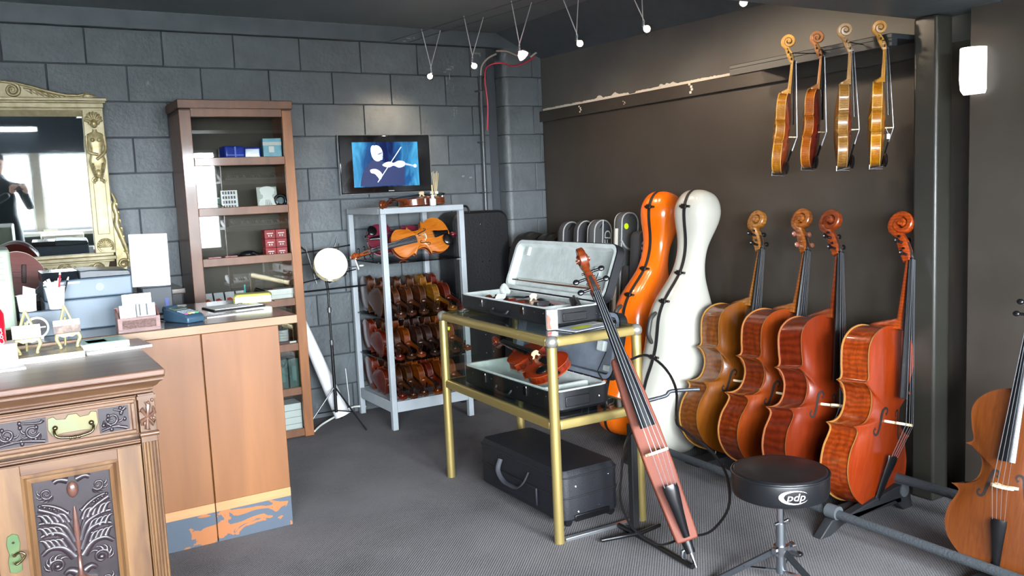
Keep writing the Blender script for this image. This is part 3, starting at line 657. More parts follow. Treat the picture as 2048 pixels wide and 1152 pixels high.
# drawer
def carve_strokes(mb, strokes, y, k=1.0):
    for pts, r0, r1 in strokes:
        P = catmull([(p[0], y, p[1]) for p in pts], 5); m_ = len(P)
        mb.tube(P, [(r0+(r1-r0)*i/(m_-1))*k for i in range(m_)], 6, flat=(1, .75), up=(0, 1, 0))
def leafspray(cx, cz, s, flip=1, rot=0):
    out = []; c, sn = math.cos(rot), math.sin(rot)
    T = lambda p: (cx+flip*(p[0]*c-p[1]*sn)*s, cz+(p[0]*sn+p[1]*c)*s)
    sp = [(q[0], q[2]) for q in spiral((0, 0), 1.0, .22, PI, 1.35, 12)]
    out.append(([T(p) for p in sp], .16*s, .09*s))
    for a in (0.2, .75, 1.3, 1.9, 2.6): out.append(([T((1.0*math.cos(a+PI), 1.0*math.sin(a+PI))), T((1.35*math.cos(a+PI+.25), 1.35*math.sin(a+PI+.25))), T((1.55*math.cos(a+PI+.6), 1.55*math.sin(a+PI+.6)))], .17*s, .04*s))
    return out
dw = thing('drawer', '', ''); [dw.__delitem__(k) for k in ('label', 'category')]; dw.parent = sb_
MB().box(-.30, .205, SYF-.004, SYF+.02, .684, .806).build('drawer_front', OAK, dw, bev=.004)
mb = MB()
for x0, x1, z0, z1, t in ((-.292, .198, .788, .800, .012), (-.292, .198, .690, .702, .012), (.186, .198, .702, .788, .012)): mb.box(x0, x1, SYF-.013, SYF-.003, z0, z1)
mb.build('drawer_bead', OAK, dw, bev=.003)
for x0, x1 in ((-.20, -.052), (.092, .178)):
    MB().box(x0, x1, SYF-.007, SYF-.003, .706, .784).build('carved_ground', CARVE, dw)
    mb = MB(); cx = (x0+x1)/2; w = x1-x0
    for i in range(2 if w > .1 else 1):
        xx = x0+w*(.28+.46*i) if w > .1 else cx-.006
        carve_strokes(mb, leafspray(xx, .747, .021, 1 if i == 0 else -1, .4*i), SYF-.009, 1.5)
    for i in range(9): mb.ell((x0+.01+(w-.02)*random.random(), SYF-.009, .712+.066*random.random()), (.006, .005, .008), 6, 4)
    carve_strokes(mb, [([(x0+.006, .714), (cx, .722), (x1-.008, .712)], .004, .006), ([(cx, .776), (x1-.02, .770), (x1-.008, .778)], .003, .006)], SYF-.009)
    mb.build('leaf_carving', CARVE, dw, smooth=60)['kind'] = 'stuff'
bp = thing('drawer_pull', '', ''); [bp.__delitem__(k) for k in ('label', 'category')]; bp.parent = dw
bp.name = 'brass_pull'
poly = [(-.07,-.006),(-.068,.030),(-.052,.034),(-.044,.024),(-.02,.022),(-.012,.034),(.012,.034),(.02,.022),(.044,.024),(.052,.034),(.068,.030),(.07,-.006),(.06,-.026),(.03,-.022),(-.03,-.022),(-.06,-.026)]
MB().prism([(x+.020, z+.748) for x, z in poly], SYF-.008, SYF-.004).build('back_plate', BRASS, bp, bev=.0015)
mb = MB(); mb.tube(catmull([(-.030, SYF-.012, .746), (-.034, SYF-.024, .736), (-.026, SYF-.030, .722), (.0, SYF-.031, .716), (.020, SYF-.031, .714), (.04, SYF-.031, .716), (.066, SYF-.030, .722), (.074, SYF-.024, .736), (.070, SYF-.012, .746)], 4), .0042, 8)
for x in (-.030, .070): mb.ell((x, SYF-.012, .747), (.008, .008, .008), 10, 6)
for x in (.008, .020, .032): mb.ell((x, SYF-.031, .7145), (.006, .0058, .0058), 8, 6)
mb.build('bail', BRASSP, bp, smooth=60)
# mouldings between drawer and door, pilaster
mb = MB()
for z, o_, h in ((.668, .016, .006), (.660, .011, .006), (.652, .018, .005), (.808, .006, .004)): mb.box(-1.1, .205, SYF-o_, SYF+.02, z-h/2, z+h/2)
mb.build('rail_moulding', OAK, sb_, bev=.0015)
pl = MB(); pl.box(.208, BX+.013, SYF-.008, SYF+.03, .03, .812); pl.build('pilaster', OAKV, sb_, bev=.002)
mb = MB(); mb.cyl((.205, SYF-.016, .682), (BX+.016, SYF-.016, .682), .008, n=10); mb.box(.205, BX+.016, SYF-.014, SYF, .795, .806); mb.build('capital_bead', OAK, sb_, smooth=40)
mb = MB()
for i in range(6): mb.tube([(.232, SYF-.010, .735), (.232+.022*math.cos(i*PI/3+.3), SYF-.016, .738+.040*math.sin(i*PI/3+.3)), (.232+.024*math.cos(i*PI/3+.7), SYF-.012, .740+.046*math.sin(i*PI/3+.7))], [.004, .007, .002], 6)
for i in range(8): mb.ell((.214+.038*random.random(), SYF-.010, .695+.095*random.random()), (.005, .005, .007), 6, 4)
mb.build('pilaster_carving', wood('carved_mid_oak', '#4a3228', '#624536', .35, .3, 6, (3, 3, 3), bump=.05), sb_, smooth=60)
mb = MB()
for i in range(5): mb.cyl((.215+.0095*i, SYF-.009, .06), (.215+.0095*i, SYF-.009, .655), .0042, n=8)
mb.build('fluting', OAKV, sb_, smooth=60)
# door
sd = thing('door', '', ''); [sd.__delitem__(k) for k in ('label', 'category')]; sd.parent = sb_; sd.name = 'door'
MB().box(.135, .205, SYF-.006, SYF+.02, .10, .648).build('stile', OAKV, sd, bev=.002); MB().box(-.215, -.135, SYF-.006, SYF+.02, .10, .648).build('stile', OAKV, sd, bev=.002)
MB().box(-.135, .135, SYF-.006, SYF+.02, .615, .648).build('rail', OAK, sd, bev=.002); MB().box(-.135, .135, SYF-.006, SYF+.02, .10, .135).build('rail', OAK, sd, bev=.002)
def frame_mould(x0, x1, z0, z1, w, parent):
    A = [(x0, z0), (x1, z0), (x1, z1), (x0, z1)]; Bq = [(x0+w, z0+w), (x1-w, z0+w), (x1-w, z1-w), (x0+w, z1-w)]
    rings = [[Vector((x, SYF-.004, z)) for x, z in A], [Vector((x+(b[0]-x)*.35, SYF-.010, z+(b[1]-z)*.35)) for (x, z), b in zip(A, Bq)], [Vector((x+(b[0]-x)*.6, SYF+.004, z+(b[1]-z)*.6)) for (x, z), b in zip(A, Bq)], [Vector((x, SYF-.004, z)) for x, z in Bq], [Vector((x, SYF+.012, z)) for x, z in Bq]]
    mb = MB(); mb.loft(rings, False); return mb.build('panel_moulding', OAKV, parent)
frame_mould(-.138, .138, .135, .618, .03, sd)
MB().box(-.115, .115, SYF+.004, SYF+.02, .155, .60).build('carved_ground', CARVE, sd)
mb = MB(); yy = SYF+.002; st = []
for sg in (-1, 1):
    X = lambda x: x*sg
    st += [([(X(.006), .36), (X(.02), .43), (X(.055), .475), (X(.098), .50)], .003, .006), ([(X(.01), .38), (X(.03), .43), (X(.07), .452), (X(.10), .455)], .008, .004), ([(X(.01), .35), (X(.035), .405), (X(.07), .42), (X(.098), .413)], .008, .004),
           ([(X(.012), .33), (X(.04), .365), (X(.075), .372), (X(.10), .355)], .009, .004), ([(X(.02), .47), (X(.04), .49), (X(.065), .505), (X(.088), .512)], .005, .003)]
    for k in range(7):
        t = k/6; bx, bz = .018+.075*t, .475+.035*t; mb.ell((X(bx), yy, bz), (.006, .005, .005), 6, 4)
    for j, (zz, L2) in enumerate(((.445, .06), (.405, .062), (.365, .06))):
        for k in range(5):
            t = k/4; st.append(([(X(.02+L2*t), zz+.012*t), (X(.032+L2*t), zz+.026+.008*t), (X(.05+L2*t*.9), zz+.030+.006*t)], .006, .002))
    st += leafspray(.072*sg, .545, .018, sg, .5); st += leafspray(.062*sg, .312, .024, sg, 2.6); st += leafspray(.07*sg, .235, .018, sg, .8)
    mb.ell((X(.062), yy-.004, .312), (.010, .008, .010), 8, 6); st.append(([(X(.012), .575), (X(.035), .582), (X(.05), .575)], .007, .005)); st.append(([(X(.012), .28), (X(.03), .29), (X(.045), .28)], .009, .004))
    st.append(([(X(.01), .19), (X(.04), .20), (X(.09), .185)], .006, .004))
carve_strokes(mb, st, yy, 1.6)
mb.build('leaf_carving', CARVE, sd, smooth=60)['kind'] = 'stuff'
CM = wood('carved_red_oak', '#452c26', '#5a3a30', .35, .3, 6, (3, 3, 3), bump=.04)
mb = MB(); mb.lathe([(.004, .33), (.007, .36), (.009, .42), (.006, .47), (.003, .49)], (0, SYF+.002, 0), 10); mb.ell((0, SYF, .545), (.016, .012, .026), 10, 8); mb.ell((-.006, SYF-.008, .552), (.004, .004, .004), 6, 4); mb.ell((.006, SYF-.008, .552), (.004, .004, .004), 6, 4)
mb.lathe([(.02, .225), (.042, .245), (.046, .252), (.030, .258), (.008, .27), (.006, .33)], (0, SYF+.004, 0), 14); mb.lathe([(.030, .155), (.010, .18), (.012, .21), (.02, .225)], (0, SYF+.004, 0), 12)
mb.build('urn_carving', CM, sd, smooth=60)
lk = thing('lock', '', ''); [lk.__delitem__(k) for k in ('label', 'category')]; lk.parent = sd; lk.name = 'lock_plate'
poly = [(-.016,-.055),(0,-.062),(.016,-.055),(.018,-.02),(.013,.0),(.018,.03),(.014,.055),(0,.062),(-.014,.055),(-.018,.03),(-.013,0),(-.018,-.02)]
MB().prism([(x-.172, z+.385) for x, z in poly], SYF-.011, SYF-.006).build('escutcheon', mat('green_brass', '#47603f', .4, .6, col2='#5c6a48', nscale=20), lk, bev=.001)
mb = MB(); mb.cyl((-.172, SYF-.010, .385), (-.172, SYF-.026, .385), .006, n=10); mb.tube(catmull([(-.172, SYF-.024, .387), (-.155, SYF-.03, .392), (-.145, SYF-.032, .383), (-.152, SYF-.032, .370), (-.168, SYF-.030, .358), (-.174, SYF-.030, .366)], 4), .0036, 8); mb.build('drop_handle', BRASSP, lk, smooth=60)
MB().cyl((-.172, SYF-.0112, .42), (-.172, SYF-.0118, .42), .004, n=10).build('keyhole', HOLE, lk)
d2 = MB(); d2.box(-.6, -.222, SYF-.004, SYF+.02, .10, .648); d2.build('left_door', CARVE, sb_, bev=.003)
MB().box(-1.1, BX+.02, SYF-.012, SYB, .0, .09).build('plinth', OAK, sb_, bev=.004)
# ================================================================== mirror, television, cases, stands
def sub(name, parent):
    o = bpy.data.objects.new(name, None); COL.objects.link(o); o.parent = parent; o.empty_display_size = .03; return o
GILT = mat('gilt', '#b6ab8a', .45, .25, col2='#9c9068', nscale=25, sharp=(.35, .75)); GILTD = mat('gilt_relief', '#8f8052', .38, .4, col2='#bdb088', nscale=40)
mr_ = thing('gilt_mirror', 'gilt framed mirror with carved figure column on the block wall', 'mirror', mtx=pose((-.03, -.072, 1.0), (-.0302, -.9992, -.0267), (0, -.0267, 1)))
m_, N_, L_, B_ = nt('mirror_silver'); B_.inputs['Metallic'].default_value = 1; B_.inputs['Roughness'].default_value = .015; B_.inputs['Base Color'].default_value = (.88, .92, .93, 1); MATS['mirror'] = m_
MB().box(-.39, .39, -.004, .0, .16, .94).build('mirror_glass', m_, mr_)
MB().box(-.47, .47, .001, .018, .06, 1.0).build('backing', mat('mirror_back', '#3a2c1c', .8), mr_)
for sg in (-1, 1):
    a, b = (.372, .475) if sg > 0 else (-.475, -.372)
    cl = sub('side_column', mr_)
    MB().box(a, b, -.030, .0, .165, .94).build('shaft', GILT, cl, bev=.004)
    c = (a+b)/2; mb = MB(); mb.box(c-.030, c+.030, -.036, -.029, .27, .56); mb.build('raised_panel', GILT, cl, bev=.003)
    mb = MB()   # shell crown and figure
    for k in range(9):
        t = PI*k/8; mb.tube([(c, -.036, .875), (c+.030*math.cos(t), -.046, .880+.034*math.sin(t)), (c+.042*math.cos(t), -.038, .882+.046*math.sin(t))], [.004, .008, .006], 6)
    mb.ell((c, -.050, .865), (.017, .016, .024), 12, 8)
    for s2 in (-1, 1): mb.ell((c+s2*.020, -.044, .872), (.010, .010, .014), 8, 6)
    mb.loft([[Vector((c+w*math.cos(q), -.034-d*.5*(1+.6*math.sin(q)), z)) for q in [2*PI*j/14 for j in range(14)]] for z, w, d in ((.835, .010, .018), (.822, .012, .02), (.812, .036, .022), (.795, .044, .028), (.775, .036, .034), (.755, .034, .034), (.725, .028, .030), (.70, .032, .032), (.665, .043, .036), (.635, .036, .030), (.60, .028, .024))])
    for s2 in (-1, 1):
        mb.ell((c+s2*.016, -.066, .778), (.011, .010, .011), 10, 6)
        mb.tube(catmull([(c+s2*.042, -.048, .80), (c+s2*.046, -.050, .755), (c+s2*.040, -.062, .715), (c-s2*.004, -.072, .70 if s2 < 0 else .675)], 4), .0085, 8)
    for j in range(7):
        for s2 in (-1, 1): mb.tube([(c+s2*.006, -.04, .655-.012*j), (c+s2*(.024-.002*j), -.058, .650-.012*j), (c+s2*(.036-.003*j), -.045, .640-.012*j)], [.005, .008, .003], 6)
    mb.ell((c, -.048, .600), (.018, .016, .026), 10, 8)
    for s2 in (-1, 1): mb.tube(spiral((c+s2*.018, .565), .016, .003, -PI/2, 1.3, 14, -.038, s2), .005, 6)
    mb.build('figure_carving', GILTD, cl, smooth=60)
    mb = MB()
    for k in range(9):
        t = PI*k/8; mb.tube([(c, -.036, .20), (c+.028*math.cos(t), -.044, .205+.030*math.sin(t)), (c+.036*math.cos(t), -.036, .205+.038*math.sin(t))], [.003, .007, .005], 6)
    mb.tube(spiral((c, .205), .042, .034, -.6, .75, 14, -.034), .005, 6); mb.build('shell_carving', GILTD, cl, smooth=60)
    # ear scrolls outside the column
    e = b if sg > 0 else a; mb = MB(); X = lambda d: e+sg*d
    mb.tube(catmull([(X(.006), -.012, .49), (X(.020), -.016, .45), (X(.012), -.018, .42), (X(.022), -.018, .37), (X(.018), -.016, .32), (X(.034), -.016, .26), (X(.050), -.014, .20), (X(.064), -.012, .14), (X(.062), -.012, .08)], 5), lambda t: .006+.010*math.sin(PI*t), 8)
    for k in range(8):
        z = .44-.045*k; d = .012+.005*k
        mb.tube([(X(d), -.016, z), (X(d+.014), -.024, z-.006), (X(d+.018), -.016, z-.030)], [.004, .008, .002], 6)
    mb.tube(spiral((X(.035), .10), .028, .006, 0, 1.5, 16, -.016, sg), .007, 6)
    mb.prism([(X(.0), .46), (X(.012), .40), (X(.012), .30), (X(.03), .22), (X(.055), .14), (X(.05), .07), (X(0), .06)], -.010, .004)
    mb.build('ear_scroll', GILTD, mr_, smooth=60)
mb = MB()
for z0, z1, o_, d in ((.935, .950, .0, .030), (.950, .975, .004, .036), (.975, .985, .014, .050), (.985, 1.0, .020, .058)): mb.box(-.475-o_, .475+o_, -d, .004, z0, z1)
mb.build('cornice', GILT, mr_, bev=.003)
mb = MB(); mb.add([(-.385, -.004, .935), (.385, -.004, .935), (.385, -.032, .945), (-.385, -.032, .945), (-.385, -.004, .905), (.385, -.004, .905)], [(0,1,2,3), (4,5,2,3)]); mb.build('cove', GILT, mr_)
mb = MB()
for z0, z1, o_, d in ((.150, .168, -.01, .022), (.130, .150, .0, .042), (.118, .130, -.01, .030)): mb.box(-.475-o_, .475+o_, -d, .004, z0, z1)
mb.build('base_moulding', GILT, mr_, bev=.003)
ped = [(-.44, 1.0), (-.44, 1.012), (-.40, 1.026), (-.36, 1.014), (-.30, 1.016), (-.22, 1.034), (-.14, 1.058), (-.07, 1.075), (0, 1.082), (.07, 1.075), (.14, 1.058), (.22, 1.034), (.30, 1.016), (.36, 1.014), (.40, 1.026), (.44, 1.012), (.44, 1.0)]
MB().prism(ped, -.02, .0).build('pediment', GILT, mr_)
mb = MB(); mb.tube([(x, -.022, z) for x, z in ped], .0075, 8)
for sg in (-1, 1):
    mb.tube(spiral((.058*sg, 1.038), .036, .006, PI/2, 2.0, 30, -.026, -sg), lambda t: .008-.003*t, 8)
    for k in range(7):
        x = (.11+.026*k)*sg; z = 1.050-.0055*k
        mb.tube([(x, -.022, z), (x+.022*sg, -.034, z-.012), (x+.036*sg, -.024, z-.030)], [.003, .009, .002], 6)
    for k in range(5): mb.tube([((.385)*sg, -.022, 1.008), ((.392+.008*k)*sg, -.03, 1.022-.002*k), ((.402+.012*k)*sg, -.024, 1.026-.005*k)], [.004, .006, .002], 6)
mb.build('pediment_carving', GILTD, mr_, smooth=60)
apr = [(-.44, .118), (-.43, .08), (-.36, .05), (-.28, .065), (-.18, .06), (-.08, .035), (0, .025), (.08, .035), (.18, .06), (.28, .065), (.36, .05), (.43, .08), (.44, .118)]
MB().prism(apr, -.018, .0).build('apron', GILT, mr_)
mb = MB()
for x in (-.30, -.05, .215): mb.tube([(x+.032*math.cos(t), -.020, .085+.030*math.sin(t)) for t in [2*PI*i/20 for i in range(21)]], .006, 8); mb.ell((x, -.018, .085), (.019, .014, .019), 12, 6)
for x in (-.40, -.20, .10, .33):
    for sg in (-1, 1):
        mb.tube(spiral((x+.018*sg, .088), .018, .004, 0, 1.4, 16, -.020, sg), .0045, 6); mb.tube([(x+.02*sg, -.02, .07), (x+.045*sg, -.026, .082), (x+.068*sg, -.02, .105)], [.005, .008, .002], 6)
for x in (-.34, .38): mb.tube(spiral((x, .085), .030, .006, 0, 1.7, 20, -.022), .006, 6)
mb.build('apron_carving', GILTD, mr_, smooth=60)['kind'] = 'stuff'
BN = thing('back_bench', 'dark low bench behind the counter under the gilt mirror', 'bench')
MB().box(-1.0, .70, -.50, -.03, .04, .94).build('body', mat('bench_dark', '#2a2a2c', .6), BN); MB().box(-1.02, .72, -.52, -.03, .94, .97).build('bench_top', TOPM, BN, bev=.004); MB().box(-.98, .68, -.47, -.04, .0, .04).build('plinth', BLACK, BN)
# ---- television
tv = thing('television', 'flat screen television showing a violinist, on the block wall', 'television', (2.113, -.03, 1.615))
MB().box(-.318, .318, -.020, .0, -.185, .186).build('bezel', mat('tv_gloss', '#08090c', .08, coat=.6), tv, bev=.006)
mb = MB()
for x0, x1, z0, z1 in ((-.324, -.318, -.19, .191), (.318, .324, -.19, .191), (-.318, .318, .186, .191), (-.318, .318, -.19, -.185)): mb.box(x0, x1, -.018, -.002, z0, z1)
mb.build('edge_trim', mat('tv_edge', '#8a8f94', .15, .6), tv)
MB().box(-.12, .12, .0, .024, -.10, .10).build('wall_bracket', BLACK, tv)
MB().box(.005, .045, -.0212, -.0202, -.176, -.171).build('maker_plate', mat('silver_print', '#b9bcc2', .3, .6), tv)
def screenmat():
    m, N, Lk, B = nt('screen_blue'); tc = N.new('ShaderNodeTexCoord'); mp = N.new('ShaderNodeMapping'); mp.inputs['Scale'].default_value = (9, 9, 3)
    nz = N.new('ShaderNodeTexNoise'); nz.inputs['Scale'].default_value = 1.5; nz.inputs['Detail'].default_value = 6; nz.inputs['Distortion'].default_value = 1.5
    sx = N.new('ShaderNodeSeparateXYZ'); Lk.new(tc.outputs['Object'], sx.inputs[0]); Lk.new(tc.outputs['Object'], mp.inputs[0]); Lk.new(mp.outputs[0], nz.inputs['Vector'])
    ab = N.new('ShaderNodeMath'); ab.operation = 'ABSOLUTE'; Lk.new(sx.outputs['X'], ab.inputs[0])
    ma = N.new('ShaderNodeMath'); ma.operation = 'MULTIPLY_ADD'; ma.inputs[1].default_value = 2.6; ma.inputs[2].default_value = -.35; Lk.new(ab.outputs[0], ma.inputs[0])
    a2 = N.new('ShaderNodeMath'); a2.operation = 'ADD'; Lk.new(ma.outputs[0], a2.inputs[0]); Lk.new(nz.outputs['Fac'], a2.inputs[1])
    rp = N.new('ShaderNodeValToRGB'); e = rp.color_ramp.elements; e[0].position = .15; e[0].color = (*lin('#0a1a50'), 1); e[1].position = .85; e[1].color = (*lin('#4fb4e6'), 1); k = e.new(.5); k.color = (*lin('#175a9a'), 1)
    Lk.new(a2.outputs[0], rp.inputs[0]); B.inputs['Base Color'].default_value = (0, 0, 0, 1); B.inputs['Roughness'].default_value = .15; Lk.new(rp.outputs[0], B.inputs['Emission Color']); B.inputs['Emission Strength'].default_value = 1.15; return m
scr = MB().box(-.230, .229, -.0215, -.0202, -.145, .142).build('screen', screenmat(), tv)
def flat(nm, poly, col, e, lay, parent=None):
    MB().prism(poly, -.0216-.0002*lay, -.0214-.0002*lay).build(nm, emis(nm+'_glow', col, e), scr)
def el(cx, cz, rx, rz, rot=0, n=20): return [(cx+rx*math.cos(t)*math.cos(rot)-rz*math.sin(t)*math.sin(rot), cz+rx*math.cos(t)*math.sin(rot)+rz*math.sin(t)*math.cos(rot)) for t in [2*PI*i/n for i in range(n)]]
flat('picture_suit', [(x, z) for x, z in catmull([(-.19, -.14), (-.17, -.06), (-.13, .0), (-.09, .03), (-.05, .03), (.02, -.01), (.08, -.03), (.13, -.02), (.12, -.10), (.13, -.14)], 3)], '#0b1c46', .9, 1)
flat('picture_head', el(-.062, .070, .040, .052, .12), '#c3cbe4', .95, 2); flat('picture_hair', el(-.082, .082, .022, .040, .15), '#dfe6f6', 1.0, 3); flat('picture_brow', el(-.042, .068, .020, .004, .35, 10), '#3a4a80', 1.0, 4); flat('picture_shade', el(-.034, .050, .010, .024, .1, 12), '#8f9cc4', 1.0, 4)
flat('picture_fiddle', catmull([(-.03, -.005), (.0, .012), (.03, .014), (.05, .006), (.085, .02), (.12, .016), (.135, .0), (.12, -.018), (.085, -.026), (.05, -.012), (.02, -.022), (-.01, -.018)], 3, True), '#b9aec8', .95, 5)
flat('picture_neck', [(.13, .006), (.20, -.012), (.20, -.022), (.13, -.008)], '#7f92c8', 1.0, 5); flat('picture_scroll', el(.203, -.016, .012, .012), '#a8b8e0', 1.0, 6)
flat('picture_hand', catmull([(-.115, -.035), (-.08, -.030), (-.05, -.045), (-.035, -.070), (-.05, -.10), (-.065, -.085), (-.085, -.062), (-.11, -.055)], 3, True), '#d3daee', .95, 6)
flat('picture_bow', [(-.070, -.115), (-.066, -.117), (.112, .108), (.108, .110)], '#f2f6ff', 1.2, 7)
# ---- cello cases
def cello_case(name, label, M_, mtx, hi=1.0):
    t = thing(name, label, 'cello case', mtx=mtx)
    S = [(.0, .10, .045, .05), (.012, .16, .075, .085), (.05, .205, .10, .115), (.13, .232, .118, .13), (.24, .238, .125, .135), (.34, .226, .125, .135), (.43, .20, .125, .135), (.50, .188, .125, .135), (.57, .19, .125, .135), (.64, .196, .122, .13), (.69, .19, .118, .125), (.74, .172, .11, .116), (.79, .142, .101, .105), (.84, .108, .09, .094), (.89, .078, .08, .084), (.94, .061, .074, .077), (.99, .055, .072, .073), (1.04, .059, .075, .074), (1.09, .073, .085, .081), (1.14, .093, .098, .092), (1.19, .109, .107, .10), (1.235, .113, .106, .10), (1.28, .10, .093, .086), (1.31, .075, .072, .066), (1.325, .045, .045, .042), (1.33, .012, .014, .012)]
    zs = [s_[0] for s_ in S]; P = catmull([tuple(s_) for s_ in S], 3); n = 22; p = 2/2.6
    def half(sg, z, w, d, inset=0):
        out = []
        for j in range(n+1):
            q = PI*j/n; c_, s_ = math.cos(q), math.sin(q)
            out.append(Vector(((abs(c_)**p)*(1 if c_ >= 0 else -1)*w, sg*((abs(s_)**p)*d+.006), z)))
        return out
    for sg, nm, di in ((-1, 'front_shell', 2), (1, 'back_shell', 3)):
        MB().loft([half(sg, q[0]*hi, max(q[1], .006), max(q[di], .006)) for q in P], True, closed=False).build(nm, M_, t, smooth=50)
    mb = MB(); rim = [(q[1]+.003, q[0]*hi) for q in P]; loop = rim+[(-x, z) for x, z in rim[::-1]]
    A = [Vector((x, -.010, z)) for x, z in loop]; Bq = [Vector((x, .010, z)) for x, z in loop]
    inn = [Vector((x*.96, 0, z)) for x, z in loop]
    mb.loft([[v+Vector((0, -.0, 0)) for v in A], Bq], False).build('seam_band', MATTE, t, smooth=60)
    def wat(z):
        for a, b in zip(P, P[1:]):
            if a[0]*hi <= z <= b[0]*hi: return a[1]+(b[1]-a[1])*(z-a[0]*hi)/max(1e-6, (b[0]-a[0])*hi)
        return .1
    for z in (1.225*hi, .895*hi, .74*hi, .46*hi, .14*hi):
        lt = MB(); w = wat(z); lt.box(-w-.010, -w+.004, -.034, .030, z-.006, z+.006); lt.box(-w-.014, -w-.002, -.014, .016, z-.012, z+.012); lt.build('latch', mat('latch_dark', '#2a2622', .35, .6), t, bev=.002)
    hd = MB(); w = wat(.60*hi)
    hd.tube(catmull([(-w-.004, .022, .68*hi), (-w-.012, .024, .67*hi), (-w-.036, .026, .645*hi), (-w-.040, .026, .60*hi), (-w-.036, .026, .565*hi), (-w-.010, .024, .535*hi), (-w-.002, .022, .525*hi)], 4), lambda q: .007+.006*math.sin(PI*q), 8); hd.build('handle', mat('handle_grey', '#2e2e2c', .5), t, smooth=60)
    return t
ORANGE = mat('orange_lacquer', '#dc6408', .22, coat=.8, spec=.6); WHITEC = mat('white_lacquer', '#a9a79d', .22, coat=.7)
cello_case('cello_case', 'glossy orange hard cello case behind the white one', ORANGE, pose((2.815, -1.60, .012), (.20, -.98, .04), (.25, .03, .965)), 1.045)
cello_case('cello_case', 'glossy white hard cello case beside the golden brown cello', WHITEC, pose((2.765, -1.955, .012), (.20, -.98, .05), (.24, .03, .965)), 1.045)
# ---- soft cases along the right wall
CLOTH = mat('case_cloth', '#26272a', .8, bump=.2, bscale=300); PIPE = mat('case_piping', '#8f9292', .5); CLOTHG = mat('case_cloth_grey', '#37393a', .8, bump=.2, bscale=300)
def gig(label, mtx, w, h, d, M_, r=.09, extra=None, pipes=(1, 1)):
    t = thing('instrument_bag', label, 'instrument case', mtx=mtx, group='soft cases against the right wall')
    def arch(k, yy):
        w2 = w/2-k; pts = [(-w2, k), (w2, k)] + [(w2-r+(r-k)*math.cos(a), h-r+(r-k)*math.sin(a)) for a in [PI/2*i/8 for i in range(9)]] + [(-w2+r-(r-k)*math.sin(a), h-r+(r-k)*math.cos(a)) for a in [PI/2*i/8 for i in range(9)]]
        return [Vector((x, yy, z)) for x, z in pts]
    mb = MB(); mb.loft([arch(.02, -d/2), arch(.004, -d/2+.012), arch(0, -d/2+.03), arch(0, d/2-.03), arch(.004, d/2-.012), arch(.02, d/2)]); mb.build('body', M_, t, smooth=40)
    for sg, on in zip((-1, 1), pipes):
        if on: MB().tube([v for v in arch(.006, sg*(d/2-.006))], .0045, 6, closed=True).build('piping', PIPE, t, smooth=60)
    return t
nS = (.15, -.98, .06); uS = (.10, .03, .99)
g1 = gig('black soft case with white piping, farthest back in the row', pose((2.93, -.80, .0), nS, uS), .175, 1.20, .065, CLOTH, .08, pipes=(1, 0))
g2 = gig('narrow black soft case squeezed between two piped cases', pose((2.96, -.93, .0), nS, uS), .175, 1.205, .04, CLOTH, .08)
g3 = gig('grey soft case with white vertical lettering', pose((2.98, -1.06, .0), nS, uS), .175, 1.21, .07, CLOTHG, .08)
g4 = gig('tall grey soft case with a round yellow sticker', pose((3.02, -1.27, .0), nS, uS), .165, 1.252, .07, CLOTHG, .065)
g5 = gig('black soft case with distressed white letters beside the orange case', pose((3.075, -1.415, .0), nS, uS), .26, 1.135, .09, CLOTH, .05, pipes=(0, 0))
def put_text(body, size, parent, mtx, m_, nm='lettering'):
    tm = text_mesh(body, size); tm.xf(mtx); tm.build(nm, m_, parent)
FACE = Matrix.Rotation(PI/2, 4, 'X')
LET = mat('white_print', '#b4b4b0', .7)
put_text('UNIFD', .078, g3, Matrix.Translation((.036, -.037, 1.03)) @ FACE @ Matrix.Rotation(PI/2, 4, 'Z'), LET)
put_text('NER', .13, g5, Matrix.Translation((-.065, -.047, .97)) @ FACE @ Matrix.Rotation(PI/2, 4, 'Z'), mat('worn_print', '#c8c6c2', .8, col2='#3a3836', nscale=28, sharp=(.52, .6)))
MB().tube([(-.010, -.036, 1.205), (-.010, -.037, .5)], .005, 6).build('seam_piping', PIPE, g3)
MB().cyl((-.040, -.0360, 1.165), (-.040, -.0385, 1.165), .018, n=20).build('sticker', mat('sticker_yellow', '#c8e01a', .6), g4)
MB().tube(catmull([(-.078, -.035, 1.08), (-.04, -.037, 1.04), (.025, -.037, 1.02), (.078, -.035, 1.03)], 4), .007, 6).build('pocket_piping', PIPE, g4)
MB().box(-.0845, -.081, -.010, .012, .55, 1.15).build('side_zip', mat('zip_pale', '#c3c3bb', .6), g4)
mb = MB(); mb.loft([[Vector((x, -.036-dd, z)) for x, z in ((-.07, .62), (.07, .62), (.07, .93), (-.07, .93))] for dd in (0, .05)]); mb.build('pocket', CLOTH, g4, bev=.015)
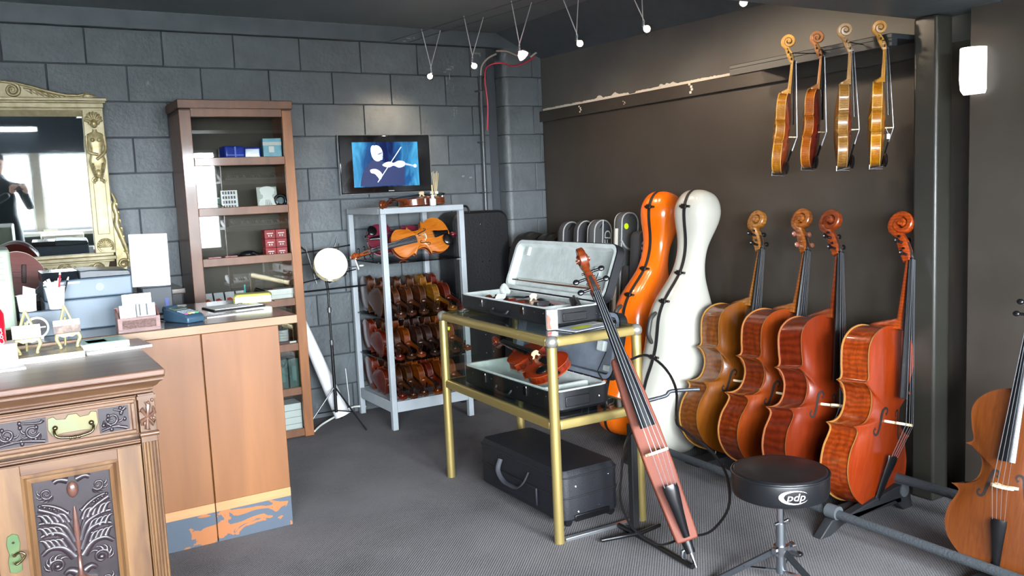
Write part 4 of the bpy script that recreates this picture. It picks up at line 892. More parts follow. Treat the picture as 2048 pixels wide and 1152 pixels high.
# dark hard cases behind
for i, (p, lb, r0) in enumerate((((2.90, -.42, .0), 'dark round-topped hard case nearest the block wall', .17), ((2.98, -.56, .0), 'dark shiny round-topped hard case behind the soft cases', .16))):
    t = thing('hard_case', lb, 'instrument case', mtx=pose(p, (.35, -.93, .03), (.08, .02, .99)), group='dark hard cases in the corner')
    M_ = mat('hard_black', '#1d1c1b', .3, col2='#262523', nscale=30); prof = [(.19, 0), (.20, .05), (.20, .35), (.15, .55), (.14, .7), (r0, .86), (r0, .95)]
    pts = [(-x, z) for x, z in prof]+[(-r0*math.cos(a), .95+r0*.95*math.sin(a)) for a in [PI*k/14 for k in range(15)]]+[(x, z) for x, z in prof[::-1]]
    MB().loft([[Vector((x*k, yy, .01+z*(1 if k == 1 else .985))) for x, z in pts] for k, yy in ((.9, -.07), (1, -.05), (1, .05), (.9, .07))]).build('shell', M_, t, smooth=40)
    MB().loft([[Vector((x*1.012, yy, .008+z*1.008)) for x, z in pts] for yy in (-.006, .006)]).build('seam', MATTE, t)
    for z in (.5, .98): MB().box(-.035, .0, -.085, -.066, z-.012, z+.012).build('clasp', CHROME, t, bev=.002)
# studded black trunk beside the rack
st_ = thing('studded_case', 'tall black studded upholstered case under the wall conduit', 'case', (2.685, -.145, 0))
def rr_(w, h, r, yy): return [Vector((x, yy, z)) for x, z in [(-w, 0), (w, 0)]+[(w-r+r*math.cos(a), h-r+r*math.sin(a)) for a in [PI/2*i/6 for i in range(7)]]+[(-w+r-r*math.sin(a), h-r+r*math.cos(a)) for a in [PI/2*i/6 for i in range(7)]]]
MB().loft([rr_(.200, 1.265, .07, -.115), rr_(.213, 1.28, .08, -.10), rr_(.213, 1.28, .08, .115)]).build('body', mat('studded_vinyl', '#131416', .42, bump=.15, bscale=60), st_, smooth=40)
MB().tube(catmull([(-.16, -.10, 1.272), (-.15, -.10, 1.31), (-.10, -.10, 1.315), (-.08, -.10, 1.272)], 4), .007, 8).build('handle', BLACK, st_, smooth=60)
for k in range(9):
    for x in (-.01, .045): MB().ell((x, -.115, 1.19-.125*k), (.006, .004, .006), 8, 4).build('stud', CHROME, st_)
# ================================================================== open cases, suitcase, stands, stool, lamps
NYL = mat('black_nylon', '#0a0c10', .55, bump=.15, bscale=250); PLUSH = mat('grey_plush', '#b2b9b5', .9, col2='#9fa6a2', nscale=18, bump=.3, bscale=60, sheen=.4); PLUSHD = mat('blue_grey_plush', '#636b77', .9, col2='#737b86', nscale=14, bump=.2, bscale=60)
def rr2(w, l, r, k, z):
    w0, l0 = k, k; r = max(r-k, .004); w1, l1 = w-k, l-k
    out = []
    for cx, cy, a0 in ((w1-r, l1-r, 0), (w0+r, l1-r, PI/2), (w0+r, l0+r, PI), (w1-r, l0+r, 1.5*PI)):
        out += [Vector((cx+r*math.cos(a0+PI/2*i/5), cy+r*math.sin(a0+PI/2*i/5), z)) for i in range(6)]
    return out
def open_case(label, loc, rz, w, l, h, ang, lin_m, lid_m, lh=None):
    t = thing('violin_case', label, 'violin case', loc, (0, 0, rz), group='open violin cases on the gold table')
    R = .05; tray = sub('tray', t)
    MB().loft([rr2(w, l, R, .012, 0), rr2(w, l, R, .0, .012), rr2(w, l, R, .0, h), rr2(w, l, R, .007, h)], False).build('outer_shell', NYL, tray, smooth=40)
    MB().add(rr2(w, l, R, .012, .001), [tuple(range(24))]).build('underside', NYL, tray)
    MB().loft([rr2(w, l, R, .006, h-.001), rr2(w, l, R, .006, h+.004), rr2(w, l, R, .020, h+.004), rr2(w, l, R, .022, h-.03), rr2(w, l, R, .030, .018)], False).build('lining', lin_m, tray, smooth=40)
    MB().add(rr2(w, l, R, .028, .020), [tuple(range(24))]).build('padding', lin_m, tray)
    mb = MB(); mb.box(.024, w-.024, l*.17, l*.17+.02, .02, h-.006); mb.build('divider', lin_m, tray, bev=.004)
    lh = lh or .05; lid = sub('lid', t); lid.location = (w-.002, 0, h+.006); lid.rotation_euler = (0, ang, 0)
    # lid built folded over the tray (x from -w to 0), mouth down
    f = lambda ring: [Vector((v.x-w, v.y, v.z)) for v in ring]
    MB().loft([f(rr2(w, l, R, .006, 0)), f(rr2(w, l, R, 0, 0)), f(rr2(w, l, R, 0, lh-.012)), f(rr2(w, l, R, .012, lh))], False).build('lid_shell', NYL, lid, smooth=40); MB().add(f(rr2(w, l, R, .012, lh)), [tuple(range(24))]).build('lid_back', NYL, lid)
    MB().loft([f(rr2(w, l, R, .004, -.003)), f(rr2(w, l, R, .022, -.003)), f(rr2(w, l, R, .026, lh-.012))], False).build('lid_lining', lid_m, lid, smooth=40); MB().add(f(rr2(w, l, R, .025, lh-.012)), [tuple(range(24))]).build('lid_padding', lid_m, lid)
    for y in (.28, .72):
        mb = MB(); mb.box(-.004, .0, l*y-.012, l*y+.012, h*.45, h*.95); mb.build('clasp', CHROME, tray, bev=.001)
    mb = MB(); mb.tube(catmull([(-.003, l*.42, h*.5), (-.014, l*.43, h*.30), (-.016, l*.5, h*.22), (-.014, l*.57, h*.30), (-.003, l*.58, h*.5)], 4), .007, 8); mb.build('carry_handle', NYL, tray, smooth=60)
    for y in (.08, .16, .36, .64, .86): MB().ell((-.001, l*y, h*.75), (.0035, .0035, .0035), 8, 4).build('rivet', CHROME, tray)
    for x in (.08, .16, .22): MB().ell((x, -.001, h*.5), (.004, .003, .004), 8, 4).build('rivet', CHROME, tray)
    MB().box(.05, .17, -.006, .001, h*.25, h*.75).build('end_pocket', NYL, tray, bev=.004)
    # clips and bow in the lid
    mb = MB(); mb.box(-.06, -.035, .06, .10, lh-.03, lh-.012); mb.build('bow_clip', lin_m, lid, bev=.004); mb = MB(); mb.box(-w+.03, -w+.075, l-.10, l-.075, lh-.03, lh-.012); mb.build('bow_clip', lin_m, lid, bev=.004)
    mb = MB(); mb.box(-.16, -.115, .11, .16, lh-.035, lh-.012); mb.build('bow_spinner', lin_m, lid, bev=.006)
    ST = MB(); ST.tube([(w-.004, .05, h*.9), (w*.86, .045, h+.05), (w*.99, .03, h+.13)], .009, 6, flat=(1, .25)); ST.build('lid_strap', NYL, t)
    return t, lid
case1, lid1 = open_case('open violin case with pale grey lining on the table top', (1.795, -2.415, .8365), -.02, .262, .86, .070, 1.95, PLUSH, PLUSH)
def bow(nm, label, mtx, L_=.70):
    b = thing(nm, label, 'bow', mtx=mtx)
    MB().tube([(0, 0, 0), (0, .008, L_*.5), (0, 0, L_)], lambda t: .0042-.0016*t, 8).build('stick', wood('bow_wood', '#3c1c10', '#54291a', .35, .4), b, smooth=60)
    MB().box(-.0035, .0035, -.020, -.016, .03, L_-.01).build('hair', mat('bow_hair', '#d8d4c4', .7), b); MB().box(-.006, .006, -.024, -.003, .02, .065).build('frog', EBONY, b, bev=.002); MB().prism([(-.003, L_-.03), (.003, L_-.03), (.003, L_), (-.003, L_)], -.022, .0).build('tip', EBONY, b)
    return b
bpy.context.view_layer.update()
bow('violin_bow', 'violin bow clipped in the pale lid of the upper case', Matrix.Translation((2.078, -2.34, .962)) @ Euler((-PI/2, 0, 0)).to_matrix().to_4x4() @ Matrix.Rotation(PI/2, 4, 'Z'))
VCR = varnish('case_red', '#6e1a06', '#8b2a0d', '#80210a', '#922c0d', '#9f4b23', coat=.7, fl=26)
o = dup(vio, None, recolor(V_1, VCR)); o.matrix_world = pose((1.925, -2.235, .872), (-.04, 0, 1), (0, 1, .0)); o['label'] = 'red violin lying in the upper open case'; o['group'] = 'violins in the open cases'
case2, lid2 = open_case('open violin case with white lining on the lower glass shelf', (1.735, -2.50, .498), .0, .29, .80, .085, 1.80, PLUSH, PLUSHD)
o = dup(vio, None, recolor(V_1, VCR)); o.matrix_world = pose((1.90, -2.285, .612), (-.42, -.10, .90), (0.04, .98, .10)); o['label'] = 'red violin propped in the lower open case'; o['group'] = 'violins in the open cases'
# small things on the table
bx = thing('string_box', 'small white and red string box on the table edge', 'box', (1.765, -2.455, .8365), (0, 0, -.35))
MB().box(-.022, .022, -.012, .012, 0, .082).build('carton', mat('carton_white', '#d6d6d2', .45), bx, bev=.001)
MB().prism([(-.022, .002), (-.004, .002), (-.010, .03), (-.006, .045), (-.014, .06), (-.022, .066)], -.0126, -.0120).build('red_print', mat('print_red', '#b23a1e', .5), bx)
MB().box(-.018, .012, -.0125, -.0120, .066, .071).build('text_bar', mat('print_grey', '#77787a', .6), bx); MB().box(.0221, .0226, -.012, .012, .0, .082).build('dark_side', mat('print_dark', '#1c1d20', .5), bx)
fl = thing('flyer', 'grey and yellow flyer on the table corner', 'leaflet', (1.895, -2.50, .8365), (0, 0, .18))
MB().box(-.115, .115, -.06, .06, 0, .003).build('sheet', mat('flyer_grey', '#a9adb5', .5), fl); MB().prism([(x, z) for x, z in el(-.02, .0, .055, .028)], 0, .0006, Matrix.Translation((0, 0, .0031)) @ Matrix.Rotation(PI/2, 4, 'X').inverted() @ Matrix.Scale(-1, 4, (0, 0, 1))).build('yellow_spot', mat('print_yellow', '#cfd428', .5), fl)
MB().box(.045, .10, .0, .05, .003, .0036).build('photo_print', mat('print_photo', '#8d8f8a', .5, col2='#c9c4b8', nscale=60), fl)
o = MB().cbox((0, 0, .008), (.06, .03, .016)).build('rosin_box', mat('rosin_dark', '#17181a', .4), bev=.002); o.location = (1.80, -2.33, .921); tag(o, 'black rosin box on the near rim of the upper case', 'box')
o = MB().cbox((0, 0, .006), (.03, .065, .012)).build('label_card', PAPER, bev=.001); o.location = (1.83, -2.30, .921); o.location = (1.848, -2.375, .880); tag(o, 'white card tucked in the end pocket of the upper case', 'card')
o = MB(); o.loft([[Vector((x, y, z)) for x, y in ((-.05, -.02), (.05, -.02), (.05, .02), (-.05, .02))] for z in (0, .014)]); o.cyl((-.05, 0, .016), (.05, .0, .02), .006, n=8); o = o.build('shoulder_rest', BLACK, bev=.004); o.location = (1.975, -2.325, .905); o.rotation_euler = (0, -.25, 1.1); tag(o, 'black shoulder rest lying in the upper case end', 'shoulder rest')
mb = MB(); mb.tube(catmull([(0, 0, 0), (.02, .04, .035), (.03, .09, .03), (.02, .12, .0), (.05, .16, .004)], 4), .018, 8, flat=(1, .5)); o = mb.build('polishing_cloth', PLUSH, smooth=60); o.location = (1.955, -1.80, .916); o.rotation_euler = (0, 0, 2.6); tag(o, 'grey plush cloth bunched at the far end of the upper case', 'cloth')
# suitcase
sc_ = thing('trolley_case', 'black soft trolley case on the carpet under the gold table', 'suitcase', (1.765, -2.475, 0))
SU = mat('suitcase_cloth', '#0b0d15', .6, bump=.2, bscale=200)
MB().loft([rr2(.30, .70, .04, .012, .02), rr2(.30, .70, .04, 0, .032), rr2(.30, .70, .04, 0, .215), rr2(.30, .70, .04, .015, .238)]).build('body', SU, sc_, smooth=40)
for z in (.125, .212): MB().tube([(v.x, v.y, v.z) for v in rr2(.30, .70, .04, -.001, z)], .004, 6, closed=True).build('zip_piping', MATTE, sc_, smooth=60)
MB().box(-.012, .0, .18, .52, .05, .13).build('front_pocket', SU, sc_, bev=.005)
MB().tube(catmull([(-.008, .24, .185), (-.030, .25, .14), (-.034, .30, .105), (-.034, .36, .10), (-.034, .42, .105), (-.030, .47, .14), (-.008, .48, .185)], 4), .011, 8, flat=(1, .4)).build('carry_handle', mat('strap_grey', '#2b2d33', .7), sc_, smooth=60)
for x in (.04, .26): MB().cyl((x, .012, .018), (x, .030, .018), .018, n=14).build('wheel', BLACK, sc_)
mb = MB(); mb.box(.06, .24, -.008, .0, .02, .05); mb.build('foot_guard', BLACK, sc_, bev=.004)
for x, z in ((.07, .17), (.16, .19), (.24, .19), (.08, .06), (.19, .065)): MB().ell((x, -.002, z), (.005, .004, .005), 8, 4).build('rivet', CHROME, sc_)
# electric cello
ec = dup(cel, None, recolor(C_1, C_3))
for ch in list(ec.children):
    if ch.name.split('.')[0] in ('ribs', 'top_plate', 'back_plate', 'endpin'):
        for g in list(ch.children): bpy.data.objects.remove(g)
        bpy.data.objects.remove(ch)
ec.name = 'electric_cello'; ec['label'] = 'slim skeleton electric cello with black hoop frame leaning at the table'; ec['category'] = 'cello'; del ec['group']
A_, B2 = Vector((1.955, -3.005, .085)), Vector((1.862, -2.535, 1.125))
ec.matrix_world = pose(A_, (-.50, -.80, .33), B2-A_) @ Matrix.Scale(.94, 4)
EB = wood('electric_body', '#5a2410', '#6c3018', .68, 0, 3, (8, 8, 1), bump=.01)
mb = MB(); mb.loft([[Vector((x, y, z)) for x, y in ((-w, -.062), (w, -.062), (w*.9, .010), (-w*.9, .010))] for z, w in ((.0, .043), (.02, .046), (.30, .056), (.45, .056), (.60, .050), (.735, .040), (.76, .036))]); mb.build('body', EB, ec, bev=.006)
mb = MB(); mb.cyl((0, -.02, .0), (0, -.02, -.05), .022, .018, 14); mb.build('endpin_collar', BLACK, ec, smooth=40); mb = MB(); mb.cyl((0, -.02, -.05), (0, -.02, -.13), .007, .004, 10); mb.build('endpin', CHROME, ec)
HOOP = mat('hoop_black', '#101114', .25)
mb = MB(); mb.tube(catmull([(.046, -.01, .74), (.115, -.01, .735), (.168, -.005, .66), (.178, -.005, .56), (.135, -.005, .45), (.150, -.005, .40), (.225, -.005, .28), (.245, -.005, .17), (.205, -.005, .06), (.11, -.005, .0), (.03, -.005, .005)], 5), .011, 8, flat=(.5, 1.2), up=(0, 1, 0)); mb.build('hoop', HOOP, ec, smooth=60)
mb = MB(); mb.tube(catmull([(-.056, -.01, .46), (-.10, -.01, .42), (-.15, -.005, .32), (-.19, -.005, .22), (-.18, -.005, .11), (-.11, -.005, .02), (-.03, -.005, .01)], 5), .010, 8, flat=(.5, 1.2), up=(0, 1, 0)); mb.build('hoop', HOOP, ec, smooth=60)
mb = MB(); mb.tube(catmull([(.05, .0, .56), (.13, .0, .555), (.16, .0, .565), (.27, .0, .535)], 4), .008, 8); mb.build('body_arm', mat('arm_grey', '#3a3c40', .4, .5), ec, smooth=60)
es = thing('instrument_stand', 'low black folding stand holding the electric cello', 'stand', (1.93, -2.80, 0))
mb = MB(); mb.tube([(.03, .20, .012), (.02, -.02, .014), (.0, -.27, .012)], .011, 8); mb.build('foot_tube', BLACK, es, smooth=60); mb = MB(); mb.tube([(.16, .10, .012), (.02, .05, .03), (-.12, .12, .012)], .009, 8); mb.build('cross_foot', BLACK, es, smooth=60)
mb = MB(); mb.box(.045, .075, .12, .15, .01, .45); mb.build('upright', MATTE, es, bev=.003); mb = MB(); mb.tube([(.06, .12, .43), (.05, .07, .44), (.02, .05, .44)], .008, 8); mb.build('rest_arm', BLACK, es, smooth=60); mb = MB(); mb.tube([(.012, -.20, .016), (.012, -.205, .045), (.03, -.21, .05)], .008, 8); mb.build('pin_cup', STEEL, es, smooth=60)
# floor rack for the cellos
fr = thing('cello_rack', 'long padded black floor rack under the row of cellos', 'rack', (0, 0, 0))
PAD = mat('foam_grey', '#34383c', .9, bump=.4, bscale=120); RB = mat('rack_black', '#1b1d20', .6)
MB().tube([(2.585, -4.25, .080), (2.60, -3.2, .080), (2.64, -1.93, .080)], .0185, 10).build('front_bar', PAD, fr, smooth=60); MB().tube([(3.00, -4.25, .13), (3.02, -3.2, .13), (3.06, -2.0, .13)], .020, 10).build('rear_bar', PAD, fr, smooth=60)
for y in (-1.97, -3.15, -4.1):
    mb = MB(); mb.prism([(2.50, 0), (2.56, 0), (2.64, .03), (2.96, .05), (3.02, 0), (3.08, 0), (3.05, .11), (2.98, .11), (2.68, .062), (2.57, .062)], y-.02, y+.02); mb.build('cross_foot', RB, fr, bev=.004)
    for x in (2.60, 3.02): MB().cyl((x, y-.025, .085), (x, y+.025, .085), .028, n=14).build('end_clamp', mat('clamp_grey', '#4a4e52', .6), fr, smooth=40)
for y0 in (-2.28, -2.56, -2.88, -3.12): MB().box(2.66, 3.0, y0-.05, y0+.05, .04, .058).build('base_slat', RB, fr)
MB().box(2.55, 2.80, -3.85, -3.72, .02, .035).build('base_slat', RB, fr)
# drum stool
sl_ = thing('drum_stool', 'round black padded drum stool with white oval logo', 'stool', (2.105, -3.325, 0))
VIN = mat('black_vinyl', '#0e0f12', .34, bump=.03, bscale=90); R_ = .163
cu_ = sub('cushion', sl_)
MB().lathe([(.02, .318), (R_-.02, .318), (R_-.004, .326), (R_, .34), (R_, .395), (R_-.003, .404), (R_-.010, .410), (R_-.014, .409), (.10, .421), (.02, .424)], n=48).build('pad', VIN, cu_, smooth=40)
MB().tube([(R_*math.cos(a), R_*math.sin(a), .402) for a in [2*PI*i/48 for i in range(48)]], .004, 6, closed=True).build('welt', VIN, cu_, smooth=60)
def wrap(mb, a0, r, z0):
    for i, v in enumerate(mb.v):
        a = a0+v[0]/r; mb.v[i] = (r*math.cos(a), r*math.sin(a), z0+v[1])
    return mb
LW = mat('logo_white', '#e6e6e6', .5); va = math.atan2(-2.015, -2.245)
tm = text_mesh('pdp', .036); tm.v = [(x*1.15+z*0+y*.25+.004, y, z) for x, y, z in tm.v]; wrap(tm, va+.30, R_+.0012, .364).build('logo_letters', LW, cu_)
mb = MB(); E1 = [(.050*math.cos(t)-.004, .0235*math.sin(t)) for t in [2*PI*i/40 for i in range(4, 38)]]; E2 = [(.0425*math.cos(t)+.0045, .0198*math.sin(t)) for t in [2*PI*i/40 for i in range(4, 38)]]
n = len(E1); mb.add([(x, z, 0) for x, z in E1+E2], [(i, i+1, n+i+1, n+i) for i in range(n-1)]); wrap(mb, va+.30, R_+.001, .364).build('logo_oval', LW, cu_)
MB().cyl((0, 0, .12), (0, 0, .318), .0125, n=16).build('post', CHROME, sl_, smooth=40); MB().cyl((0, 0, .035), (0, 0, .215), .0165, n=16).build('sleeve', STEEL, sl_, smooth=40)
mb = MB(); mb.cyl((0, 0, .10), (0, 0, .135), .024, n=14); mb.box(-.034, -.02, -.01, .01, .105, .13); mb.box(.0, .045, -.008, .008, .108, .126); mb.cyl((.045, 0, .117), (.06, 0, .117), .016, n=12); mb.build('collar', CHROME, sl_, smooth=40)
mb = MB(); mb.cyl((-.03, 0, .215), (.03, 0, .215), .006, n=8); mb.ell((.036, 0, .212), (.012, .006, .012), 8, 6); mb.build('wing_nut', CHROME, sl_, smooth=40)
for k in range(3):
    a = 2.55+k*2*PI/3; d = Vector((math.cos(a), math.sin(a), 0))
    lg = sub('leg', sl_); mb = MB(); mb.tube([d*.02+Vector((0, 0, .115)), d*.235+Vector((0, 0, .008))], .0095, 6, flat=(1.2, .5)); mb.build('strut', mat('dark_chrome', '#54575c', .3, .9), lg); mb = MB(); mb.tube([d*.018+Vector((0, 0, .045)), d*.13+Vector((0, 0, .060))], .006, 6); mb.build('brace', CHROME, lg); MB().ell(d*.236+Vector((0, 0, .010)), (.016, .016, .010), 10, 6).build('rubber_foot', BLACK, lg, smooth=60)
    MB().box(-.0, .0, 0, 0, 0, 0)
# ---- cable lamps
WIRE = mat('lamp_wire', '#dcdcda', .4, .3)
for a, b, lb in (((2.195, 0.0, 2.405), (2.62, -3.06, 2.405), 'thin bare cable of the ceiling lamps, left of the pair'), ((2.325, 0.0, 2.405), (2.75, -3.06, 2.405), 'thin bare cable of the ceiling lamps, right of the pair')):
    o = MB().tube([a, b], .0022, 6).build('lamp_cable', mat('cable_dull', '#6a6d70', .4, .8)); tag(o, lb, 'cable', 'ceiling lamp cables')
LAMPS = [((2.300, -.40, 2.150), (-.25, .5, -.8), 'first', 1.0), ((2.354, -.84, 2.150), (.6, .1, -.7), 'second', .9), ((2.41, -1.27, 2.150), (.7, .0, -.6), 'third, red-rimmed', 1.0), ((2.53, -1.64, 2.150), (.7, -.3, -.6), 'fourth', 1.0), ((2.62, -2.06, 2.150), (.7, -.45, -.5), 'fifth', .8), ((2.63, -2.67, 2.150), (.7, -.3, -.5), 'sixth', .4)]
BULB = emis('halogen_glow', '#ffe9cf', 60); BULBR = emis('halogen_red', '#ff9a98', 40); DICH = glass('dichroic', (.95, .92, .9), 1.5)
for p, d, nm, k in LAMPS:
    t = thing('cable_lamp', '%s small halogen cable lamp counted from the block wall' % nm, 'lamp', p, group='halogen lamps on the ceiling cables')
    cx = 2.195-(.425/3.06)*p[1]
    for s_, dx in ((-1, 0.0), (1, .13)):
        MB().tube([(-.004*s_*-1*-1, 0, .028), (cx+dx-p[0], .0, .268)], .0026, 6).build('rod', WIRE, t)
    D_ = Vector(d).normalized(); mb = MB(); mb.cyl(-D_*.004, (0, 0, .030), .007, n=8); mb.build('socket', STEEL, t)
    q = D_.to_track_quat('Z', 'Y').to_matrix().to_4x4()
    rg = MB(); rg.lathe([(.007, .0), (.020, .010), (.027, .024), (.030, .036)], n=18); rg.f = rg.f[:-2]; rg.mi = rg.mi[:-2]; rg.xf(q).build('reflector', BULBR if 'red' in nm else DICH, t, smooth=60)
    MB().ell(D_*.018, (.016, .016, .016), 12, 8).build('bulb', BULB, t, smooth=60)
    ld = bpy.data.lights.new('halogen_beam', 'SPOT'); lo = bpy.data.objects.new('halogen_beam', ld); COL.objects.link(lo); lo.parent = t; lo.location = D_*.034
    lo.rotation_euler = D_.to_track_quat('-Z', 'Y').to_euler(); ld.energy = 22*k; ld.color = (1, .78, .55); ld.spot_size = 1.9; ld.spot_blend = .8; ld.shadow_soft_size = .02
# ---- conduit and loose cables
cd = thing('wall_conduit', 'dark painted conduit pipe on the block wall beside the pier', 'pipe', (2.857, -.022, 0))
MB().cyl((0, 0, 1.28), (.006, 0, 2.205), .0155, n=14).build('pipe', mat('conduit_paint', '#3b4043', .35), cd, smooth=40)
for z in (2.10, 1.75, 1.40): MB().tube([(-.03, .018, z), (-.016, -.012, z), (.016, -.012, z), (.03, .018, z)], .008, 6, flat=(.4, 1)).build('saddle_clip', mat('conduit_paint', '#3b4043', .35), cd)
def loose(nm, lb, pts, r, m_): tag(MB().tube(catmull(pts, 5), r, 6).build(nm, m_, smooth=60), lb, 'cable', 'loose cables above the conduit')
CWH = mat('cable_white', '#c9b9ae', .5); CRD = mat('cable_red', '#c0283a', .4); CPK = mat('cable_brown', '#6a4a42', .5)
loose('loose_cable', 'bright red cable drooping right and down beside the conduit', [(2.885, -.045, 1.83), (2.895, -.05, 2.0), (2.88, -.055, 2.18), (2.90, -.06, 2.26), (2.98, -.10, 2.285), (3.10, -.10, 2.27), (3.22, -.10, 2.31), (3.27, -.10, 2.345)], .0055, CRD)
loose('loose_cable', 'pale cable rising from the conduit over the pier', [(2.862, -.03, 2.205), (2.87, -.04, 2.27), (2.91, -.06, 2.32), (2.955, -.10, 2.345)], .006, CWH)
loose('loose_cable', 'pale pink cable sagging across the pier top', [(2.955, -.10, 2.365), (3.03, -.105, 2.365), (3.10, -.105, 2.345), (3.16, -.105, 2.33)], .006, CWH)
loose('loose_cable', 'short white cable end beside the right wall', [(3.235, -.10, 2.335), (3.27, -.10, 2.36), (3.30, -.10, 2.375)], .007, mat('cable_end_white', '#d8d8d0', .5))
# wall sconce
sn = thing('wall_sconce', 'glowing white wall lamp on the right wall past the post', 'lamp', (3.235, -3.325, 1.785))
mb = MB(); mb.loft([[Vector((-.004-.075*math.sin(t)*k, .047*math.cos(t)*(1.0 if k > .5 else .9), z)) for t in [PI*i/12 for i in range(13)]] for z, k in ((-.088, .5), (-.072, .85), (-.03, 1.0), (.085, .95), (.09, .9))]); mb.build('shade', mat('sconce_white', '#ffffff', .4, emit='#fff8ee', estr=3.0), sn, smooth=50)
MB().box(-.004, .004, -.04, .04, -.06, .07).build('wall_plate', WHITE, sn)
# ================================================================== small things
def boxthing(nm, lb, cat, c, d, m_, rz=0, group=None, bev=.0015, parts=()):
    """box standing on z = c[2]; parts: (name, x0,x1,y0,y1,z0,z1, mat)"""
    if not parts:
        o = MB().cbox((0, 0, d[2]/2), d).build(nm, m_, bev=bev); o.location = c; o.rotation_euler = (0, 0, rz); return tag(o, lb, cat, group)
    t = thing(nm, lb, cat, c, (0, 0, rz), group); MB().cbox((0, 0, d[2]/2), d).build('body', m_, t, bev=bev)
    for p in parts: MB().box(*p[1:7]).build(p[0], p[7], t)
    return t
SH = {k: z+.0045 for k, z in zip('ABCDEFG', RZ[1:])}   # shelf tops, A is the highest
KYF = KY0+.05
BLUEB = mat('blue_wrap', '#1c2f8a', .25, col2='#2a46b4', nscale=12, coat=.5); TEAL = mat('teal_box', '#5fa6bd', .4, col2='#8cc4d4', nscale=20)
boxthing('wrapped_packet', 'blue plastic-wrapped packet, left of two on the top cabinet shelf', 'packet', (1.085, -.24, SH['A']), (.12, .09, .085), BLUEB, .2, 'blue packets in the cabinet', .012, [('fold', -.05, .05, -.0465, -.045, .03, .036, mat('wrap_shine', '#7f95e0', .15)), ('seam', -.004, .004, -.0465, -.045, .0, .08, mat('wrap_shine', '#7f95e0', .15))])
boxthing('wrapped_packet', 'blue plastic-wrapped packet beside the pale blue box', 'packet', (1.20, -.22, SH['A']), (.10, .09, .08), BLUEB, -.1, 'blue packets in the cabinet', .012, [('fold', -.04, .04, -.0465, -.045, .02, .026, mat('wrap_shine', '#7f95e0', .15))])
boxthing('string_carton', 'pale blue carton with white band on the top cabinet shelf', 'box', (1.31, -.25, SH['A']), (.105, .08, .125), TEAL, -.12, None, .002, [('white_band', -.053, .053, -.0415, -.0402, .085, .105, PAPER), ('print_mark', -.02, .01, -.0418, -.0404, .045, .08, WHITE)])
GB = mat('green_book', '#4d6a55', .5)
boxthing('green_book', 'green book with yellow emblem on the second cabinet shelf', 'book', (.935, -.27, SH['B']), (.115, .03, .075), GB, .05, None, .002, [('emblem', -.012, .012, -.0162, -.0152, .026, .046, mat('emblem_yellow', '#c8c44a', .5)), ('page_edge', -.05, .05, -.0155, -.0151, .068, .074, PAPER)])
sg_ = thing('photo_sheet', 'white card printed with rows of small pictures in the cabinet', 'card', (1.037, -.30, SH['B']), (-.06, 0, 0))
MB().box(-.046, .046, -.002, .002, 0, .112).build('card', PAPER, sg_)
for r in range(4):
    for c in range(5): MB().box(-.038+.0155*c, -.028+.0155*c, -.0028, -.0022, .012+.026*r, .028+.026*r).build('picture', mat('thumb_%d' % ((r+c) % 3), ['#5a5558', '#7a6a6a', '#48506a'][(r+c) % 3], .6), sg_)
fv = thing('violin_cutout', 'white violin-shaped cutout on the second cabinet shelf', 'ornament', (1.26, -.28, SH['B']), (-.08, 0, .1))
MB().prism([(x*.55e-3, z*.36e-3) for x, z in outline('violin', 2)], -.003, .003).build('cutout', PAPER, fv); MB().box(-.06, .06, .004, .007, .0, .125).build('backing_card', mat('card_clear', '#b9bdb4', .4), fv)
mb = MB()
for k in range(4): mb.tube([(-.012+.008*k, -.005, .05), (-.018+.012*k, -.02, .02), (-.02+.014*k, -.03, .002)], .003, 5)
mb.build('tail_cords', PAPER, fv)
rm = thing('cable_reel', 'small black reel on the second cabinet shelf', 'reel', (1.335, -.27, SH['B']+.042))
MB().tube([(.032*math.cos(a), 0, .032*math.sin(a)) for a in [2*PI*i/20 for i in range(20)]], .009, 8, closed=True).build('rim', BLACK, rm, smooth=60); MB().cyl((0, -.012, 0), (0, .012, 0), .02, n=16).build('hub', mat('hub_shine', '#6a7478', .2, .7), rm, smooth=40)
o = MB().tube(catmull([(.91, -.30, SH['B']+.002), (.93, -.305, SH['B']+.03), (.965, -.31, SH['B']+.04), (1.0, -.31, SH['B']+.02), (1.03, -.315, SH['B']+.004)], 5), .0035, 6).build('black_lead', BLACK, smooth=60); tag(o, 'black lead looped in front of the green book', 'cable')
boxthing('blue_folder', 'flat blue folder on the second cabinet shelf', 'folder', (1.18, -.18, SH['B']), (.16, .10, .012), mat('folder_blue', '#3f66a8', .5), 0, None)
REDB = mat('red_carton', '#a81c22', .45, col2='#8c151c', nscale=10)
for r in range(3):
    for c in range(2):
        boxthing('red_carton', '%s red carton of the %s column on the third cabinet shelf' % (['lowest', 'middle', 'topmost'][r], ['left', 'right'][c]), 'box', (1.252+.066*c, -.26, SH['C']+.0525*r), (.062, .07, .051), REDB, -.03*c, 'red cartons in the cabinet', .001, [('white_print', -.018, .018, -.0358, -.0352, .028, .033, PAPER), ('white_mark', -.010, -.004, -.0358, -.0352, .012, .022, PAPER), ('white_mark', .004, .010, -.0358, -.0352, .012, .022, PAPER)])
mb = MB(); mb.ell((0, 0, .022), (.05, .04, .022), 14, 8); mb.cyl((.02, -.03, .03), (.05, -.045, .012), .012, n=10); o = mb.build('black_mute', mat('mute_black', '#15161a', .25), smooth=60); o.location = (1.13, -.25, SH['C']); tag(o, 'rounded black rubber gadget beside the red cartons', 'gadget')
for k, (x, lb) in enumerate(((.93, 'pink and red packet at the left of the third cabinet shelf'), (1.02, 'pink and red packet in the middle of the third cabinet shelf'))):
    boxthing('rosin_packet', lb, 'packet', (x, -.28, SH['C']), (.07, .04, .022), mat('packet_pink', '#b8505e', .35, col2='#d8a0a4', nscale=40), .1*k, 'pink packets in the cabinet')
